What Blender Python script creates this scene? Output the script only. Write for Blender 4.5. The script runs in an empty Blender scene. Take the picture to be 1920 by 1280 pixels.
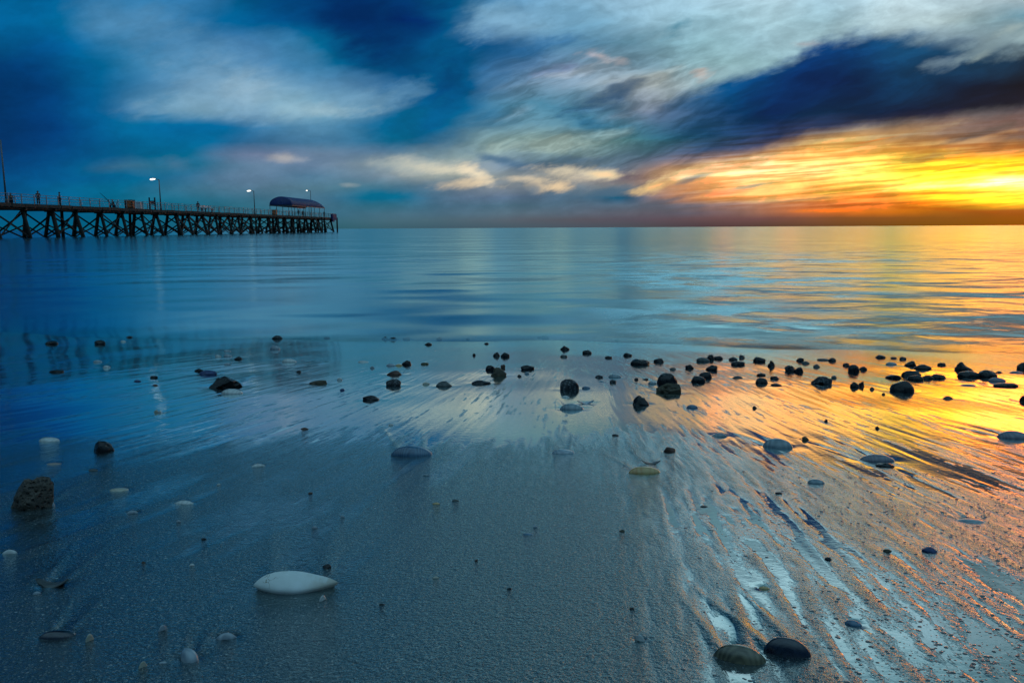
import bpy, bmesh, math, random
import numpy as np
from mathutils import Vector, Matrix, noise, Euler

C = bpy.context.scene.collection
sc = bpy.context.scene
R = math.radians

# ------------------------------------------------------------------ camera
F = 1480.0                       # focal length in photo pixels (1920 wide)
PITCH = math.atan(212.7 / F)
CAM_Z = 0.93
cam_d = bpy.data.cameras.new('camera')
cam = bpy.data.objects.new('camera', cam_d); C.objects.link(cam)
cam_d.sensor_width = 36.0
cam_d.lens = F / 1920.0 * 36.0
cam_d.clip_start = 0.02
cam_d.clip_end = 60000.0
cam_rot = Matrix.Rotation(R(90) - PITCH, 3, 'X') @ Matrix.Rotation(R(-0.30), 3, 'Z')
cam.rotation_euler = cam_rot.to_euler()
cam.location = (0, 0, CAM_Z)
sc.camera = cam
EYE = Vector((0, 0, CAM_Z))

def ray(px, py):
    return (cam_rot @ Vector(((px - 960) / F, (640 - py) / F, -1.0))).normalized()

# ------------------------------------------------------------------ render / exposure
sc.render.engine = 'CYCLES'
sc.view_settings.view_transform = 'Standard'
sc.view_settings.look = 'None'
sc.view_settings.gamma = 1.0
sc.view_settings.exposure = 0.0
sc.cycles.use_denoising = True
sc.cycles.max_bounces = 4
sc.cycles.sample_clamp_indirect = 3.0
sc.cycles.caustics_reflective = False
sc.cycles.caustics_refractive = False

# ------------------------------------------------------------------ helpers for nodes
def lin(c):
    c /= 255.0
    return c / 12.92 if c <= 0.04045 else ((c + 0.055) / 1.055) ** 2.4
def hx(s):
    s = s.lstrip('#')
    return tuple(lin(int(s[i:i + 2], 16)) for i in (0, 2, 4)) + (1.0,)

class NT:
    def __init__(s, tree): s.t = tree; s.n = tree.nodes; s.l = tree.links
    def put(s, sock, v):
        if v is None: return
        if isinstance(v, bpy.types.NodeSocket): s.l.new(v, sock)
        else: sock.default_value = v
    def m(s, op, a, b=None, c=None, clamp=False):
        n = s.n.new('ShaderNodeMath'); n.operation = op; n.use_clamp = clamp
        s.put(n.inputs[0], a)
        if b is not None: s.put(n.inputs[1], b)
        if c is not None: s.put(n.inputs[2], c)
        return n.outputs[0]
    def v(s, op, a, b=None, scale=None):
        n = s.n.new('ShaderNodeVectorMath'); n.operation = op
        s.put(n.inputs[0], a)
        if b is not None: s.put(n.inputs[1], b)
        if scale is not None: s.put(n.inputs['Scale'], scale)
        return n.outputs['Value'] if op in ('LENGTH', 'DOT_PRODUCT', 'DISTANCE') else n.outputs[0]
    def xyz(s, x, y, z=0.0):
        n = s.n.new('ShaderNodeCombineXYZ')
        s.put(n.inputs[0], x); s.put(n.inputs[1], y); s.put(n.inputs[2], z); return n.outputs[0]
    def sep(s, v):
        n = s.n.new('ShaderNodeSeparateXYZ'); s.put(n.inputs[0], v); return n.outputs
    def mix(s, f, a, b, mode='MIX'):
        n = s.n.new('ShaderNodeMix'); n.data_type = 'RGBA'; n.blend_type = mode
        n.clamp_factor = True
        s.put(n.inputs[0], f); s.put(n.inputs[6], a); s.put(n.inputs[7], b); return n.outputs[2]
    def mixf(s, f, a, b):
        n = s.n.new('ShaderNodeMix'); n.data_type = 'FLOAT'
        s.put(n.inputs[0], f); s.put(n.inputs[2], a); s.put(n.inputs[3], b); return n.outputs[0]
    def rng(s, v, a, b, c=0.0, d=1.0, smooth=True):
        n = s.n.new('ShaderNodeMapRange')
        n.interpolation_type = 'SMOOTHSTEP' if smooth else 'LINEAR'
        s.put(n.inputs[0], v)
        for i, q in enumerate((a, b, c, d)): s.put(n.inputs[i + 1], q)
        return n.outputs[0]
    def noise(s, vec, scale, detail=4, rough=0.55, dist=0.0, col=False, dims='3D'):
        n = s.n.new('ShaderNodeTexNoise'); n.noise_dimensions = dims; s.put(n.inputs['Vector'], vec)
        s.put(n.inputs['Scale'], scale); n.inputs['Detail'].default_value = detail
        n.inputs['Roughness'].default_value = rough; n.inputs['Distortion'].default_value = dist
        return n.outputs['Color'] if col else n.outputs['Fac']
    def vor(s, vec, scale, feature='F1', out='Distance', rnd=1.0):
        n = s.n.new('ShaderNodeTexVoronoi'); n.feature = feature; s.put(n.inputs['Vector'], vec)
        n.inputs['Scale'].default_value = scale; n.inputs['Randomness'].default_value = rnd
        return n.outputs[out]
    def ramp(s, fac, stops, mode='LINEAR'):
        n = s.n.new('ShaderNodeValToRGB'); cr = n.color_ramp; cr.interpolation = mode
        stops = sorted(stops)
        while len(cr.elements) < len(stops): cr.elements.new(0.5)
        for e, (p, c) in zip(cr.elements, stops): e.position = p
        for e, (p, c) in zip(cr.elements, stops): e.color = c
        s.put(n.inputs[0], fac); return n.outputs[0]
    def bump(s, h, strength, dist, nrm=None):
        n = s.n.new('ShaderNodeBump'); s.put(n.inputs['Strength'], strength)
        s.put(n.inputs['Distance'], dist); s.put(n.inputs['Height'], h)
        if nrm is not None: s.put(n.inputs['Normal'], nrm)
        return n.outputs[0]

# ------------------------------------------------------------------ world: dusk sky with cloud layers
SUN_AZ, SUN_EL = 42.0, 4.0
world = bpy.data.worlds.new('World'); sc.world = world; world.use_nodes = True
W = NT(world.node_tree); W.n.clear()
K = 14.8                         # sky plane units: 1 unit is about 100 photo pixels

def qrow(py): return math.tan(math.atan((640 - py) / F) - PITCH)
def pcol(px, q): return (px - 960) / F * (math.cos(PITCH) - q * math.sin(PITCH))

def build_sky():
    geo = W.n.new('ShaderNodeNewGeometry')
    d = W.v('SCALE', geo.outputs['Incoming'], scale=-1.0)
    x, y, z = W.sep(d)
    yy = W.m('MAXIMUM', y, 0.05)
    P = W.m('MULTIPLY', W.m('DIVIDE', x, yy), K)
    Q = W.m('MULTIPLY', W.m('DIVIDE', z, yy), K)
    PQ0 = W.xyz(P, Q)
    # wind-drawn clouds: coordinates warped by streaky noise, more when higher above the horizon
    amp = W.m('MULTIPLY', W.rng(Q, 0.05, 1.6, 0.02, 1.0), W.rng(P, -4.5, 0.5, 0.45, 1.0))
    n1 = W.noise(W.v('MULTIPLY', PQ0, (0.33, 0.9, 1.0)), 1.0, 2, 0.5, col=True, dims='2D')
    n2 = W.noise(W.v('MULTIPLY', W.v('ADD', PQ0, W.xyz(0.0, W.m('MULTIPLY', P, -0.22))), (0.9, 2.8, 1.0)), 1.0, 3, 0.55, col=True, dims='2D')
    w1 = W.v('SCALE', W.v('MULTIPLY', W.v('SUBTRACT', n1, (.5, .5, .5)), (1.0, 0.45, 0.0)), scale=amp)
    w2 = W.v('SCALE', W.v('MULTIPLY', W.v('SUBTRACT', n2, (.5, .5, .5)), (0.6, 0.22, 0.0)), scale=W.m('ADD', W.m('MULTIPLY', amp, 0.8), 0.2))
    PQ = W.v('ADD', PQ0, W.v('ADD', w1, w2))
    PQ = W.v('MULTIPLY', PQ, (1, 1, 0))
    Pw, Qw, _ = W.sep(PQ)
    PQf = W.v('ADD', PQ0, W.v('SCALE', W.v('ADD', w1, w2), scale=0.4))
    PMAX = 11.0
    u = W.m('DIVIDE', W.m('ADD', Pw, PMAX), 2 * PMAX)
    cols = [i * 120 for i in range(17)]

    def chain(prev_c, vec):      # evaluates the layers one after the other (keeps the shader stack small)
        mm = W.n.new('ShaderNodeVectorMath'); mm.operation = 'MULTIPLY_ADD'
        W.put(mm.inputs[0], prev_c); mm.inputs[1].default_value = (1e-7, 1e-7, 1e-7)
        W.put(mm.inputs[2], vec); return mm.outputs[0]

    def rowramp(py, hexes, xs=cols, un=u):
        q = qrow(py)
        return W.ramp(un, [((pcol(a, q) * K + PMAX) / (2 * PMAX), hx(h)) for a, h in zip(xs, hexes.split())], 'CARDINAL')

    rows = SKY_ROWS
    col = None; prev = None
    for py, hexes in rows:       # from the horizon upwards
        un = u if col is None else W.m('ADD', u, W.m('MULTIPLY', W.sep(col)[0], 1e-7))
        r = rowramp(py, hexes, cols, un); q = qrow(py) * K
        if col is None: col = r
        else: col = W.mix(W.rng(Qw, prev, q, smooth=False), col, r)
        prev = q
    # streaks and billows: brightness variation
    s1 = W.noise(W.v('MULTIPLY', W.v('ADD', PQ0, W.xyz(0.0, W.m('MULTIPLY', P, -0.2))), (0.55, 1.9, 1.0)), 1.2, 5, 0.58, dims='2D')
    s2 = W.noise(W.v('MULTIPLY', PQ, (1.2, 2.4, 1.0)), 1.6, 4, 0.6, dims='2D')
    fr0 = W.noise(W.v('MULTIPLY', W.v('ADD', PQ, W.xyz(0.0, W.m('MULTIPLY', P, -0.3))), (0.9, 3.6, 1.0)), 1.0, 4, 0.6, dims='2D')
    side = W.rng(P, -3.0, 2.0)
    s1b = W.mixf(side, W.rng(s1, 0.3, 0.7, 0.94, 1.05), W.rng(s1, 0.3, 0.7, 0.86, 1.14))
    s2b = W.mixf(side, W.rng(s2, 0.3, 0.7, 0.93, 1.06), W.rng(s2, 0.3, 0.7, 0.90, 1.10))
    strand = W.m('MULTIPLY', W.m('MULTIPLY', W.rng(P, -1.5, 0.5), W.rng(P, 5.0, 2.5)), W.m('MULTIPLY', W.rng(Q, 0.7, 1.2), W.rng(Q, 3.8, 2.6)))
    mod = W.m('MULTIPLY', s1b, W.mixf(strand, s2b, W.rng(fr0, 0.32, 0.68, 0.70, 1.32)))
    mod = W.mixf(W.rng(Q, 0.0, 0.5), 1.0, mod)

    fr = W.noise(W.v('MULTIPLY', W.v('ADD', PQ0, W.xyz(0.0, W.m('MULTIPLY', P, -0.25))), (1.4, 3.6, 1.0)), 1.3, 4, 0.6, dims='2D')
    rag = W.m('MULTIPLY', W.m('SUBTRACT', fr, 0.5), W.rng(P, -4.0, -0.5, 0.8, 1.4))

    def stroke(col, px, py, rx, ry, ang, hexc, op=1.0, soft=1.0, vec=PQ):
        q = qrow(py); s = K / 1480.0
        n = W.n.new('ShaderNodeMapping'); n.vector_type = 'TEXTURE'
        W.put(n.inputs[0], chain(col, vec))
        n.inputs['Location'].default_value = (pcol(px, q) * K, q * K, 0)
        n.inputs['Rotation'].default_value = (0, 0, R(-ang))
        n.inputs['Scale'].default_value = (rx * s, ry * s, 1)
        f = W.rng(W.m('ADD', W.v('LENGTH', n.outputs[0]), rag), 1.0, 1.0 - soft, 0.0, op)
        return W.mix(f, col, hx(hexc))

    for st in STROKES_BACK: col = stroke(col, *st)
    col = W.v('SCALE', col, scale=mod)

    dim = W.m('MULTIPLY', W.rng(P, 0.5, -2.5), W.rng(Q, 0.8, 1.8))
    col = W.v('SCALE', col, scale=W.m('SUBTRACT', 1.0, W.m('MULTIPLY', dim, 0.10)))

    # the long dark cloud bank on the right, between two wavering edges
    dk = None; prev = None
    for py, xs, hexes in DARK_ROWS:
        un = W.m('ADD', u, W.m('MULTIPLY', W.sep(col if dk is None else dk)[0], 1e-7))
        r = rowramp(py, hexes, xs, un); q = qrow(py) * K
        if dk is None: dk = r
        else: dk = W.mix(W.rng(Qw, prev, q, smooth=False), dk, r)
        prev = q
    def edge(pts, vecP):
        # height of an edge along P as a grey ramp (0..1 -> 0..4 units)
        st = []
        for px, py in pts:
            q = qrow(py)
            v_ = min(max(q * K / 4.5, 0), 1)
            st.append(((pcol(px, q) * K + PMAX) / (2 * PMAX), (v_, v_, v_, 1)))
        return W.m('MULTIPLY', W.ramp(vecP, st, 'CARDINAL'), 4.5)
    frm = W.m('MULTIPLY', W.m('SUBTRACT', fr, 0.5), 0.32)
    topq = edge(DARK_TOP, u)
    botq = edge(DARK_BOT, u)
    Qe = W.m('ADD', W.m('ADD', Q, W.m('MULTIPLY', W.m('SUBTRACT', Qw, Q), 0.35)), frm)
    Qb = W.m('ADD', Q, W.m('MULTIPLY', frm, 0.35))
    mt = W.rng(W.m('SUBTRACT', topq, Qe), -0.16, 0.24)
    mb = W.rng(W.m('SUBTRACT', Qb, botq), -0.10, 0.24)
    mx = W.rng(Pw, 1.3, 3.6)
    mask = W.m('MULTIPLY', W.m('MULTIPLY', mt, mb), mx)
    dk = W.v('SCALE', dk, scale=W.m('MULTIPLY', W.m('POWER', mod, 0.6), W.rng(fr0, 0.35, 0.66, 0.86, 1.16)))
    col = W.mix(mask, col, dk)
    for st in STROKES_FRONT: col = stroke(col, *st, vec=PQf)
    # thin glowing streaks over the sunset band
    g = W.noise(W.v('MULTIPLY', W.v('ADD', PQ0, W.xyz(0.0, W.m('MULTIPLY', P, -0.07))), (0.5, 11.0, 1.0)), 1.0, 4, 0.55, dims='2D')
    gm = W.m('MULTIPLY', W.rng(Q, 0.22, 0.5), W.m('MULTIPLY', W.rng(Q, 2.2, 1.2), W.rng(P, 2.0, 4.5)))
    gs = W.rng(g, 0.36, 0.64, 0.62, 1.30)
    col = W.mix(gm, col, W.mix(1.0, col, W.xyz(W.m('POWER', gs, 0.45), gs, W.m('POWER', gs, 1.5)), 'MULTIPLY'))
    # heart of the glow just beyond the frame's right edge
    n = W.n.new('ShaderNodeMapping'); n.vector_type = 'TEXTURE'; W.put(n.inputs[0], PQ0)
    q = qrow(352)
    n.inputs['Location'].default_value = (pcol(2000, q) * K, q * K, 0)
    n.inputs['Scale'].default_value = (3.6, 0.55, 1)
    gl = W.rng(W.v('LENGTH', n.outputs[0]), 1.0, 0.0, 0.0, 1.0)
    col = W.v('ADD', col, W.v('SCALE', (1.6, 0.95, 0.10), scale=W.m('MULTIPLY', gl, gs)))
    # the sun-lit band is far brighter than the picture can show: extend its range above display white
    cr_, cg_, cb_ = W.sep(col)
    warm = W.rng(P, 1.0, 4.0)
    ex = lambda c, k, t0: W.m('ADD', c, W.m('MULTIPLY', W.m('MULTIPLY', W.m('MAXIMUM', W.m('SUBTRACT', c, t0), 0.0), k), warm))
    band = W.rng(Q, 2.1, 1.7)
    warm = W.m('MULTIPLY', warm, band)
    cr_ = W.m('MAXIMUM', W.m('SUBTRACT', cr_, W.rng(P, 6.5, 3.0, 0.0, 0.010)), 0.0)
    col = W.xyz(ex(cr_, 4.6, 0.75), ex(cg_, 0.30, 0.62), cb_)
    # brightening added to the unseen sky above the frame, for the sand's sheen
    sheen_boost = W.m('MULTIPLY', W.m('MULTIPLY', W.rng(Q, 3.95, 4.7), W.rng(Q, 7.6, 5.2)), W.m('MULTIPLY', W.rng(P, 0.6, 3.2), W.rng(P, 10.5, 7.0)))
    col = W.v('SCALE', col, scale=W.m('ADD', W.m('MULTIPLY', sheen_boost, 0.95), 1.0))
    # the rest of the dome: soft blue dusk
    back = W.mix(W.rng(z, 0.25, 0.85), hx('#0e3048'), hx('#6c98ae'))
    bn = W.noise(d, 2.5, 3, 0.6)
    back = W.v('SCALE', back, scale=W.rng(bn, 0.3, 0.7, 1.3, 2.0))
    f = W.rng(y, 0.22, 0.55)
    col = W.mix(f, back, col)
    # below the horizon
    col = W.mix(W.rng(z, 0.0, -0.06), col, hx('#16303c'))
    # clear-air part of the light
    sky = W.n.new('ShaderNodeTexSky'); sky.sky_type = 'NISHITA'; sky.sun_disc = False
    sky.sun_elevation = R(SUN_EL); sky.sun_rotation = R(SUN_AZ)
    bg1 = W.n.new('ShaderNodeBackground'); W.l.new(sky.outputs[0], bg1.inputs[0]); bg1.inputs[1].default_value = 0.0008
    bg2 = W.n.new('ShaderNodeBackground'); W.put(bg2.inputs[0], col); bg2.inputs[1].default_value = 1.0
    add = W.n.new('ShaderNodeAddShader'); W.l.new(bg1.outputs[0], add.inputs[0]); W.l.new(bg2.outputs[0], add.inputs[1])
    out = W.n.new('ShaderNodeOutputWorld'); W.l.new(add.outputs[0], out.inputs[0])

SKY_ROWS = [
 (425, '185c7c 1c5e7e 205f7c 265f78 2c6074 34606f 40606e 465c6a 4c5a66 4e5460 504c54 543f44 5c4038 6a4428 744818 804c10 8c4c08'),
 (412, '105a80 145c80 1c607e 24627c 2c6478 3a6678 486878 506674 58606c 5a5660 5c505c 684c50 744c48 84502f 885020 8a5018 985010'),
 (400, '0c5880 105a82 1a6080 246480 306880 3c6a82 486c80 506c80 586c7c 5c6676 605c68 6c5c64 a06850 d87030 d07018 a85c18 a85018'),
 (385, '085480 0c5c84 1a6484 24647e 386a80 446c84 386c84 4c6c84 506c80 54687c 5c6474 886c68 b87c5c e08040 e88028 f8a818 ffc800'),
 (370, '045484 0c608c 206888 2c6c88 406c84 48708a 146c90 54708a 5c708a 50687e 5c6478 f0a868 f8c068 f0a848 f8a838 ffe000 ffc818'),
 (350, '004c80 04608c 20688c 40708c 54748c 54788c 4c7890 64788c 7c848e 74808c 988478 e8a870 f8cc70 f8c858 fff060 ffff50 ffffb0'),
 (330, '004c80 00588c 106490 3c7094 607c98 587c98 7c90a0 98a09c 8c9498 a8a098 806c70 f0c480 fff0a0 fff090 ffe850 fff020 ffd000'),
 (310, '00447c 005488 3c6c8c 206c90 64809c 6c84a0 8c9ca4 a8aeaa 647c94 6c7c8c 707078 c89870 f8c878 ffd870 ffe058 ffc428 ffb020'),
 (290, '003c74 005088 205f8c 1a6c94 7080a0 6c84a0 60809c 84989c 7c949c 70888e 607080 987c70 d8a068 f8c060 f0b858 d89850 d08840'),
 (265, '00346a 004a86 006090 0070a4 386c98 4c7ca0 286c94 4c7490 88a4a4 809c9c 508088 607888 a08878 c8a068 c8a068 8c6c54 806050'),
 (235, '00366c 004884 006ca0 0a6ca4 3878a8 5c90b4 1a6c9c 106494 5c8498 487890 507c90 64808c 8898a0 a09890 a08870 8c7468 785c58'),
 (200, '003468 00508c 3c78a8 70a0bc 80a8c4 80b0c8 5488b0 005c90 4c7c98 50809c 6c7c94 7c8c98 88a0a8 90a4a8 90a0a4 889498 786c70'),
 (160, '003468 004c84 3878a8 6c9cc0 80acc8 6898bc 3c70a0 004c80 587c9c 8498a8 9aa4a8 90a8b0 88a8b0 8ca8b0 88a0a8 7c949c 88989c'),
 (120, '003c74 005088 3078a8 6098c0 5a90bc 2a74a4 00487c 0c5c8c 3c6894 6c88a0 7898a8 8cb0b8 94b8c0 98b8c0 88a8b4 74909c 8098a0'),
 (80,  '005488 00609c 3a80b0 3c7cb0 4880b0 0a6898 003c74 1a5688 2c5c8c 5a88a8 7098ac 8cb4c0 98bcc8 98b8c0 a0bcc4 7c98a8 8ca4a8'),
 (40,  '00649c 2070a4 5894c0 3478ac 02609a 00447c 003068 0c4e80 7ba6c4 6e9cb8 94bcd0 98c0d0 a8ccd8 9cc0cc b8d4dc a0b8bc 6890a0'),
 (0, '0068a0 1c6ca4 3880b4 3a7cb0 0a5488 003f78 003a74 105484 6a9cc0 84b0cc 98bed4 a4c8da b0d0de a4c8d8 b8d2dc b4ced8 acc0c8'),
 (-90, '022032 0d2c42 20455e 204e6f 12496e 0a4670 0e4575 265f8c 5088b0 84b4d0 acd4e6 c8e8f4 d4f2fa d0eef6 c8e4ec bcd8e4 b0ccd8'),
 (-190, '021927 082334 113248 153e59 12405f 114669 195075 2d668c 3c7498 6ca0bc a4d0e4 c4ecf8 ccf2fc c8ecf8 b0d8e4 a4ccd8 98c0cc'),
 (-340, '021520 061c29 0b2839 10364b 13405b 184d69 1d5872 266283 2c688c 407ca0 60a0bc 80b8cc 84bccc 80b4c8 78a8bc 70a0b4 6898ac'),
 (-700, '061720 091d29 0c2737 11364a 174059 1d4d69 225873 29627f 306c88 387494 4078a0 487ca0 5084a0 4c809c 487c98 447894 407490'),
]
SKY_ROWS = [(a, ' '.join(h.zfill(6) for h in b.split())) for a, b in SKY_ROWS]
D7 = [1080, 1200, 1320, 1440, 1560, 1680, 1800, 1920]
DARK_ROWS = [
 (300, D7, '4a6078 44546c 404c68 544858 6a5058 74504c 785048 80543c'),
 (262, D7, '2c5470 24506c 24486c 28385c 303450 383448 443440 503c3a'),
 (210, D7, '3c5c80 3c587c 304e74 002a58 00284c 021c3c 081832 10152a'),
 (160, D7, '4c6c8c 4c6484 28547c 003c74 00204c 003054 001c38 000c20'),
 (100, D7, '5c7c94 4c7088 3c6c88 004478 003c74 0a4a78 0c4468 0a3450'),
]
DARK_TOP = [(1080, 262), (1160, 235), (1240, 190), (1320, 165), (1380, 146), (1440, 124), (1490, 100), (1540, 78), (1620, 68), (1700, 66), (1760, 74), (1840, 96), (1920, 92), (2100, 70)]
DARK_BOT = [(1050, 330), (1150, 335), (1240, 318), (1330, 306), (1440, 290), (1530, 268), (1620, 252), (1700, 244), (1780, 236), (1860, 224), (1920, 216), (2100, 186)]
# px, py, rx, ry, angle (deg, clockwise in the picture), colour, opacity, softness
STROKES_BACK = [
 (270, 50, 230, 70, 30, '5088b4', .6, 1), (400, 120, 210, 80, 28, '5c90b8', .65, 1), (440, 168, 150, 70, 8, '8cb4d0', .75, 1), (370, 194, 160, 30, -4, '88b0ca', .6, 1), (470, 165, 80, 40, 10, 'a4c4d8', .6, 1),
 (360, 208, 90, 12, -6, '0a6ca4', .0, 1), (370, 238, 120, 16, 0, '0070a8', .7, 1), (300, 214, 40, 7, -4, '0a6ca0', .5, 1),
 (620, 196, 200, 34, -4, '7ca8c6', .75, 1), (600, 202, 130, 18, 2, 'a8c8d6', .75, 1), (540, 190, 90, 34, 0, '90b8cc', .6, 1), (760, 165, 100, 30, -16, '6090b4', .6, 1), (560, 110, 120, 50, 24, '4c88b4', .6, 1),
 (680, 40, 90, 110, -28, '002c64', .8, 1), (860, 140, 80, 60, -30, '00467c', .7, 1), (800, 200, 150, 30, -24, '005888', .7, 1),
 (760, 235, 90, 34, -30, '00648c', .6, 1), (920, 30, 60, 50, -25, '84b0cc', .6, 1), (1000, 80, 90, 26, -8, '2c6090', .7, 1),
 (1120, 108, 42, 15, 10, 'c4bcc0', .8, 1), (1060, 125, 80, 18, -20, '6c7090', .5, 1), (1270, 52, 50, 16, -22, '5088a0', .75, 1),
 (1180, 72, 70, 16, -22, '6c98ac', .5, 1), (1210, 150, 80, 20, -18, 'b4bcb8', .8, 1), (1060, 140, 80, 14, -14, 'a4b0bc', .6, 1),
 (1130, 180, 110, 20, -20, '385a84', .75, 1), (1220, 190, 60, 16, -16, '8894a4', .6, 1), (1080, 226, 70, 14, 0, '245474', .7, 1),
 (1150, 210, 60, 10, -10, '7c90a4', .45, 1),
 (1310, 142, 26, 12, 0, 'c8a898', .5, 1), (1510, 86, 28, 10, 0, 'b09c98', .5, 1),
 (1010, 275, 110, 18, -4, 'a4b8b0', .7, 1), (1120, 250, 80, 18, -8, '90a8a8', .6, 1), (960, 215, 60, 10, -14, '7c9cb0', .5, 1),
 (535, 296, 55, 13, 3, 'b8b4b4', .75, 1), (660, 346, 26, 6, 0, '98a4a8', .6, 1), (330, 305, 46, 24, 0, '50708c', .6, 1),
 (725, 366, 70, 14, 0, '04688c', .8, 1), (470, 330, 100, 24, -4, '607c98', .5, 1), (610, 262, 90, 20, 6, '4c80a8', .5, 1),
]
STROKES_FRONT = [
 (790, 312, 110, 24, 3, 'b8bcb4', .8, 1), (830, 316, 80, 14, 6, 'dcd4bc', .8, 1), (900, 326, 56, 20, 24, 'f4e2c2', .9, 1), (880, 342, 80, 13, -8, 'e8d0ac', .75, 1),
 (935, 300, 70, 12, 14, '4c6c8c', .8, 1), (985, 336, 70, 9, 2, 'dccaae', .75, 1), (1012, 350, 30, 18, 5, 'dcc6a6', .7, 1),
 (1048, 352, 34, 18, 0, 'f4d4a8', .85, 1), (1100, 324, 120, 18, 4, 'e4d4b6', .85, 1), (1140, 326, 60, 10, 6, 'fadca8', .8, 1),
 (1000, 356, 16, 14, 0, '54708a', .6, 1), (1080, 300, 80, 12, 0, '4a6480', .6, 1), (1140, 360, 130, 16, -8, '4c6880', .8, 1),
 (1245, 345, 80, 14, -16, 'fcd088', .9, 1), (1330, 322, 120, 14, -10, 'fce8b0', .85, 1), (1300, 338, 60, 8, -16, '787880', .75, 1),
 (1340, 365, 90, 8, -6, 'f8b078', .85, 1), (1260, 376, 90, 8, -12, '5c6070', .7, 1), (1420, 350, 60, 5, -8, '988078', .6, 1),
 (1250, 392, 120, 8, -3, '5c5c68', .6, 1),
 (1420, 320, 110, 10, -6, 'fff4b0', .8, 1), (1560, 300, 140, 13, -10, 'ffd878', .8, 1), (1640, 278, 90, 8, -12, 'ffd080', .7, 1), (1650, 268, 70, 3, -10, 'f08838', .7, 1),
 (1760, 300, 120, 9, -8, 'a07850', .6, 1), (1850, 255, 110, 12, -14, '605048', .7, 1), (1740, 252, 110, 8, -14, 'b09878', .7, 1),
 (1840, 270, 110, 7, -14, 'c89868', .6, 1), (1830, 318, 70, 7, 0, 'ffff40', .85, 1), (1770, 326, 100, 4, -10, 'e0900c', .7, 1),
 (1900, 330, 60, 5, -6, 'f8b810', .7, 1), (1810, 350, 240, 8, -2, 'ffff98', .9, 1), (1900, 348, 110, 9, 0, 'ffffd8', .9, 1),
 (1640, 358, 160, 4, -4, 'fff060', .7, 1), (1800, 366, 200, 3.5, 0, 'e87c10', .7, 1), (1860, 378, 90, 7, 2, 'ffe818', .8, 1), 
 (1600, 388, 170, 4, -3, 'a85018', .6, 1), (1560, 398, 130, 6, 0, 'f07c20', .8, 1), (1480, 380, 150, 3, -5, '985c40', .6, 1),
 (1760, 396, 170, 5, 3, 'b85810', .6, 1),
 # pale rags of cloud in front of the dark bank
 (1770, 122, 60, 16, -14, '6c8494', .8, 1), (1850, 100, 80, 13, -20, '7c949c', .7, 1), (1900, 62, 50, 9, -20, '9cb0b0', .7, 1),
 (1840, 112, 40, 7, -24, '90a4a4', .6, 1), (1790, 86, 60, 12, -10, '48647c', .6, 1),
]
build_sky()
world.cycles.sampling_method = 'NONE'

# one low sun, veiled by the cloud near the right edge
sl = bpy.data.lights.new('sun', 'SUN'); sl.energy = 0.03; sl.angle = R(12.0); sl.color = (1.0, 0.62, 0.25)
so = bpy.data.objects.new('sun', sl); C.objects.link(so)
so.rotation_euler = (R(90 - SUN_EL), 0, R(180 - SUN_AZ)) 
dv = Vector((math.sin(R(SUN_AZ)) * math.cos(R(SUN_EL)), math.cos(R(SUN_AZ)) * math.cos(R(SUN_EL)), math.sin(R(SUN_EL))))
so.rotation_euler = dv.to_track_quat('Z', 'Y').to_euler()

# ------------------------------------------------------------------ materials
def new_mat(name):
    m = bpy.data.materials.new(name); m.use_nodes = True
    t = NT(m.node_tree); t.n.clear()
    return m, t
def finish(t, shader, disp=None):
    o = t.n.new('ShaderNodeOutputMaterial'); t.l.new(shader, o.inputs[0])
def pbsdf(t, color=None, rough=0.5, normal=None, **kw):
    b = t.n.new('ShaderNodeBsdfPrincipled')
    if color is not None: t.put(b.inputs['Base Color'], color)
    t.put(b.inputs['Roughness'], rough)
    if normal is not None: t.put(b.inputs['Normal'], normal)
    for k, v in kw.items(): t.put(b.inputs[k.replace('_', ' ')], v)
    return b.outputs[0]
def objco(t): return t.n.new('ShaderNodeTexCoord').outputs['Object']
def worldpos(t): return t.n.new('ShaderNodeNewGeometry').outputs['Position']

def simple_mat(name, c1, c2, scale=8.0, rough=0.6, bump=0.3, dist=0.01, rv=0.1, **kw):
    m, t = new_mat(name); co = objco(t)
    n = t.noise(co, scale, 5, 0.6)
    n2 = t.noise(co, scale * 4.3, 4, 0.6)
    f = t.rng(t.m('ADD', t.m('MULTIPLY', n, 0.7), t.m('MULTIPLY', n2, 0.3)), 0.35, 0.65)
    col = t.mix(f, c1 + (1,), c2 + (1,))
    nb = t.bump(n2, bump, dist) if bump else None
    finish(t, pbsdf(t, col, t.rng(n, 0.3, 0.7, rough - rv, rough + rv), nb, **kw))
    return m

# ------------------------------------------------------------------ shape of the beach
SLOPE = math.tan(R(4.5))
def shore_y(x): return 6.38 - 0.17 * x + 0.13 * np.sin(x * 0.9 + 1.0) + 0.06 * np.sin(x * 2.3 + .4) + 0.03 * np.sin(x * 5.3)
def base_z(x, y):
    x = np.clip(x, -12, 12)
    d = shore_y(x) - y
    land = SLOPE * d
    land = np.where(d > 6.5, SLOPE * 6.5 + 0.02 * (d - 6.5), land)
    sea = np.where(d < 0, -4.0 * (1 - np.exp(SLOPE * d / 4.0)), land)
    return sea
def flow_s(x, y):                # coordinate across the backwash flow lines
    return x - 0.15 * y * (1 - np.tanh(x / 0.8)) + 0.012 * np.sin(y * 2.6 + x * 1.3) + 0.004 * np.sin(y * 9.0 + x * 4)

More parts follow.
